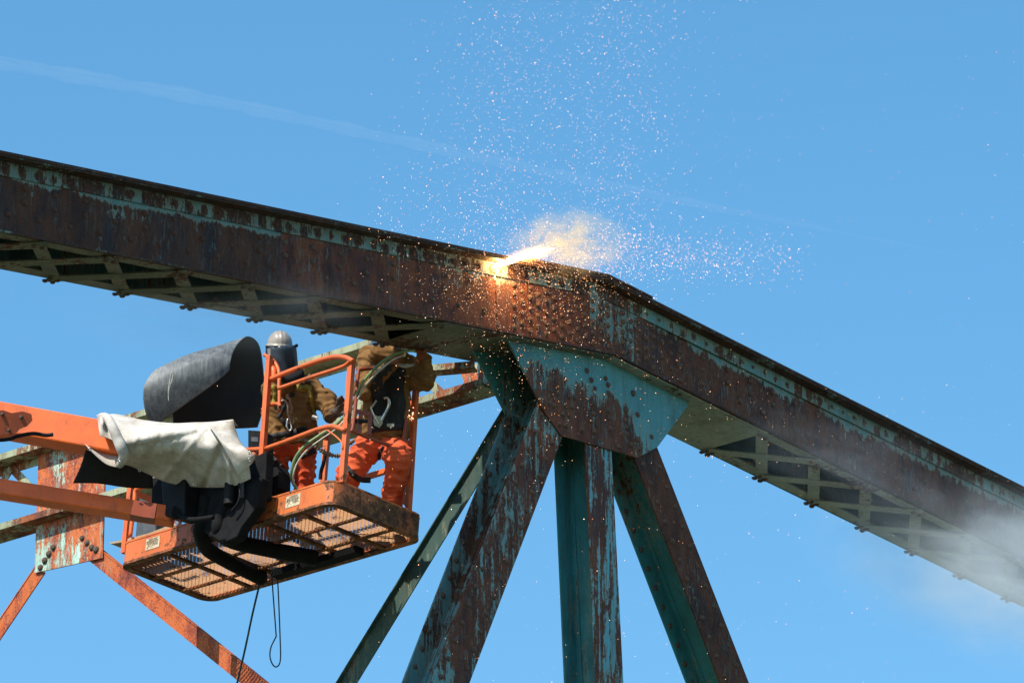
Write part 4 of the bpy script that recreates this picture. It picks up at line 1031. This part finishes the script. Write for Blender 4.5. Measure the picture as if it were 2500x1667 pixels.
# ================================================================== TORCH FLAME, SPARKS, SMOKE, CONTRAIL
FL0 = on_y(1206, 650, -.03)
fm = MB(); axis = [(1203, 652, 0), (1220, 645, .012), (1245, 636, .026), (1275, 625, .034), (1305, 616, .028), (1335, 610, .012), (1352, 607, .002)]
fm.tube(catmull([on_y(a, b, -.06 - .0012 * (a - 1203)) for a, b, r in axis], 5), [max(.002, float(np.interp(i / 30, [k / 6 for k in range(7)], [.004, .016, .026, .026, .018, .009, .001]))) for i in range(31)], 12)
flame = fm.build('torch_flame', emission('flame_core', (1, .50, .17), 150), None, smooth='all')
tag(flame, 'white-hot cutting flame shooting right from the cut in the chord', 'flame')
def puff(name, c, axes, density, col, noise_s, lo, hi, label, seed=0, emit=None, absorb=None):
    """soft lump of smoke: an ellipsoid whose density fades to its rim and breaks up with noise"""
    bm_ = MB(); G = []
    for i in range(13):
        th = math.pi * (12 - i) / 12
        G.append([V((math.sin(th) * math.cos(2 * math.pi * j / 20), math.sin(th) * math.sin(2 * math.pi * j / 20), math.cos(th))) for j in range(21)])
    bm_.grid(G); mt = bpy.data.materials.new(name + '_volume'); mt.use_nodes = True; t = mt.node_tree; t.nodes.clear()
    N = t.nodes.new; tc = N('ShaderNodeTexCoord'); ln = N('ShaderNodeVectorMath'); ln.operation = 'LENGTH'; t.links.new(tc.outputs['Object'], ln.inputs[0])
    nz = N('ShaderNodeTexNoise'); nz.inputs['Scale'].default_value = noise_s; nz.inputs['Detail'].default_value = 5; nz.inputs['Roughness'].default_value = .6; nz.inputs['Distortion'].default_value = .6
    mp_ = N('ShaderNodeMapping'); mp_.inputs['Location'].default_value = (seed, seed * 2, 0); t.links.new(tc.outputs['Object'], mp_.inputs[0]); t.links.new(mp_.outputs[0], nz.inputs['Vector'])
    rr = N('ShaderNodeMapRange'); rr.interpolation_type = 'SMOOTHSTEP'; rr.inputs[1].default_value = 1.0; rr.inputs[2].default_value = .15; t.links.new(ln.outputs['Value'], rr.inputs[0])
    nr = N('ShaderNodeMapRange'); nr.interpolation_type = 'SMOOTHSTEP'; nr.inputs[1].default_value = lo; nr.inputs[2].default_value = hi; t.links.new(nz.outputs['Fac'], nr.inputs[0])
    mu = N('ShaderNodeMath'); mu.operation = 'MULTIPLY'; t.links.new(rr.outputs[0], mu.inputs[0]); t.links.new(nr.outputs[0], mu.inputs[1])
    m2 = N('ShaderNodeMath'); m2.operation = 'MULTIPLY'; m2.inputs[1].default_value = density; t.links.new(mu.outputs[0], m2.inputs[0])
    pv = N('ShaderNodeVolumePrincipled'); pv.inputs['Color'].default_value = tuple(col) + (1,); t.links.new(m2.outputs[0], pv.inputs['Density']); pv.inputs['Anisotropy'].default_value = .2
    if emit:
        m4 = N('ShaderNodeMath'); m4.operation = 'MULTIPLY'; m4.inputs[1].default_value = emit[1]; t.links.new(mu.outputs[0], m4.inputs[0])
        pv.inputs['Emission Color'].default_value = tuple(emit[0]) + (1,); t.links.new(m4.outputs[0], pv.inputs['Emission Strength'])
    out = N('ShaderNodeOutputMaterial'); t.links.new(pv.outputs[0], out.inputs['Volume'])
    o = bm_.build(name, mt, None)
    x, y, z = axes
    if x.cross(y).dot(z) < 0: z = -z
    o.matrix_basis = Matrix.Translation(c) @ Matrix((x, y, z)).transposed().to_4x4()
    tag(o, label, 'smoke', kind='stuff'); return o
def px_axes(ax, ay, dz): return (RT * ax, UP * ay, FW * dz)
FH = V((FW.x, FW.y, 0)).normalized()
puff('smoke', on_y(2490, 1420, -.9), ((RT * .9 - UP * .5) * 1.9, (UP * .9 + RT * .4) * .95, FH * .9), 2.3, (.88, .95, 1.0), 2.0, .36, .74, 'thick pale smoke drifting up at the right', 1.3)
puff('smoke', on_y(2050, 1130, -.55), ((RT * .88 - UP * .46) * 1.7, (UP * .88 + RT * .46) * .55, FH * .42), .55, (.80, .88, 1.0), 2.4, .38, .72, 'thin bluish smoke along the right chord', 4.1)
puff('smoke', on_y(2300, 1360, .4), ((RT * .9 - UP * .4) * 1.6, (UP * .9 + RT * .4) * .9, FH * .8), .55, (.88, .92, .92), 1.9, .36, .68, 'faint smoke haze below the right chord', 7.7)
puff('smoke', on_y(560, 770, .3), ((RT * .98 - UP * .2) * 1.5, UP * .42, FH * .6), .5, (.84, .88, .95), 2.2, .38, .7, 'thin smoke drifting under the left chord', 2.6)
puff('flame_smoke', on_y(1385, 596, -.15), ((RT + UP * .05) * .60, UP * .36, FH * .34), 4.2, (.93, .82, .46), 2.6, .42, .64, 'yellowish smoke cloud glowing above the torch flame', 5.5, ((1, .50, .12), 1.05))  # smoke's own emission stands in for the flame's light on it
puff('flame_smoke', on_y(1290, 622, -.12), ((RT + UP * .22) * .26, UP * .075, FH * .10), 3.0, (.95, .80, .5), 1.5, .25, .5, 'bright glowing gas around the flame core', 9.5, ((1, .56, .18), 3.0))
puff('flame_smoke', on_y(1430, 626, -.14), ((RT - UP * .06) * .55, UP * .14, FH * .16), 1.4, (.95, .80, .5), 2.4, .34, .66, 'golden glow trailing right of the flame along the chord top', 12.5, ((1, .50, .14), 1.0))  # emission puts the flame's light into this trailing smoke
# contrail high in the sky
cr = MB(); ct = [(-700, 15), (0, 155), (500, 245), (900, 330), (1300, 415), (1600, 480), (2000, 560), (2600, 675)]
cp = catmull([V((a, b, 0)) for a, b in ct], 14); NC = len(cp)
for off, r0, r1 in ((0, 6.5, 1.2), (-3, 12, 5), (2, 9, 2)):
    cr.tube([CAM + ray(p.x, p.y + off + .8 * math.sin(i * 1.3 + off)) * 9000 for i, p in enumerate(cp)],
            [max(.2, (r0 + (r1 - r0) * i / NC) * (1.1 + .16 * math.sin(i * .9 + off) + .12 * math.sin(i * 2.3 + off)) * min(1, (NC - 1 - i) / 25)) for i in range(NC)], 12)
def vol(name, dens, col):
    mt = bpy.data.materials.new(name); mt.use_nodes = True; t = mt.node_tree; t.nodes.clear()
    pv = t.nodes.new('ShaderNodeVolumePrincipled'); pv.inputs['Color'].default_value = tuple(col) + (1,); pv.inputs['Density'].default_value = dens
    out = t.nodes.new('ShaderNodeOutputMaterial'); t.links.new(pv.outputs[0], out.inputs['Volume']); return mt
tag(cr.build('contrail', vol('contrail_vapour', .0030, (1, 1, 1)), None, smooth='all'), 'faint white vapour trail crossing the blue sky', 'contrail')
# sparks: thousands of tiny glowing droplets
OCT = np.array([(1, 0, 0), (-1, 0, 0), (0, 1, 0), (0, -1, 0), (0, 0, 1), (0, 0, -1)], float)
OF = [(0, 2, 4), (2, 1, 4), (1, 3, 4), (3, 0, 4), (2, 0, 5), (1, 2, 5), (3, 1, 5), (0, 3, 5)]
def sparks(name, P_, R_, mat, label):
    n = len(P_); vs = (np.array(P_)[:, None, :] + OCT[None] * np.array(R_)[:, None, None]).reshape(-1, 3)
    fs = (np.array(OF)[None] + 6 * np.arange(n)[:, None, None]).reshape(-1, 3)
    me = bpy.data.meshes.new(name); me.from_pydata(vs.tolist(), [], fs.tolist()); me.update(); me.materials.append(mat)
    o = bpy.data.objects.new(name, me); COL.objects.link(o); tag(o, label, 'sparks', kind='stuff'); return o
pos, rad = [], []
def spk(px, py, y, r):
    pos.append(tuple(on_y(px, py, y))); rad.append(r)
G = RNG.normal; Un = RNG.uniform
def near_web(px, py):                                          # keep sparks in front of the steel
    return -abs(G(.12, .10)) - .03
def rr_(): return float(np.clip(RNG.lognormal(math.log(.0015), .42), .0008, .0040))
for _ in range(3600):                                          # the fountain above
    py = 640 * (1 - RNG.power(.95)); px = 1385 + G(0, 1) * 190 + (.10 * (300 - py)); y = G(0, .45)
    if RNG.random() < .45: px = (1215 if RNG.random() < .45 else 1520) + G(0, 70) + .05 * (300 - py)
    if py < 620 and py < 500 + abs(px - 1300) * .5: spk(px, py, y, rr_())
for _ in range(450): spk(Un(900, 1220), 640 - abs(G(0, 150)), G(0, .4), rr_())
for _ in range(2600):                                          # the jet to the right
    t = RNG.beta(1.1, 1.9); px = 1215 + 780 * t; w_ = 8 + 50 * min(1, t * 3)
    spk(px, 642 - 40 * t + 75 * t * t * (1 if t > .35 else 0) * .4 + G(0, 1) * w_ * .62, -.10 - .25 * t + G(0, .12), rr_() * (1.0 + .25 * t))
for _ in range(2000): spk(1300 + G(0, 1) * 105 + 60, 600 + G(0, 42), -.12 + G(0, .12), rr_())
for _ in range(1400):                                          # showering over the web
    px = 1215 + G(70, 130); py = 650 + abs(G(0, 85)) + max(0, (px - 1215)) * .12
    spk(px, py, near_web(px, py), rr_() * .95)
for _ in range(260): spk(1190 + G(0, 30), 650 + abs(G(0, 40)), -.06 - abs(G(0, .04)), rr_())
for _ in range(140): spk(1213 + G(0, 5) + .0, Un(655, 815), -.03 - abs(G(0, .03)), rr_() * .8)
for _ in range(420): spk(1330 + G(0, 190), 830 + abs(G(0, 150)), near_web(0, 0) - .1, rr_())
for _ in range(320): spk(Un(900, 2200), Un(950, 1690), Un(-1.2, .05), rr_())
for _ in range(160): spk(Un(1650, 2500), Un(350, 1250), Un(-1.0, .0), rr_())
for _ in range(110): spk(Un(1700, 2480), Un(0, 600), Un(-1.0, .6), rr_() * .8)
for _ in range(60): spk(1868 + G(0, 150), 1040 + G(0, 90), -.2, rr_())
for _ in range(34): spk(1008 + G(0, 7), 1013 + G(0, 7), .9, .004)
sm = NT('spark_glow'); t_ = sm.n.new('ShaderNodeEmission'); geo = sm.n.new('ShaderNodeNewGeometry')
c_ = sm.ramp(geo.outputs['Random Per Island'], [(.0, (1, .36, .10)), (.6, (1, .50, .24)), (1, (1, .76, .58))]); sm.link(c_, t_.inputs[0]); t_.inputs[1].default_value = 3.2
sm.link(t_.outputs[0], sm.out.inputs['Surface']); sm.m.cycles.emission_sampling = 'NONE'
sparks('sparks', pos, rad, sm.m, 'spray of glowing orange cutting sparks around the flame')
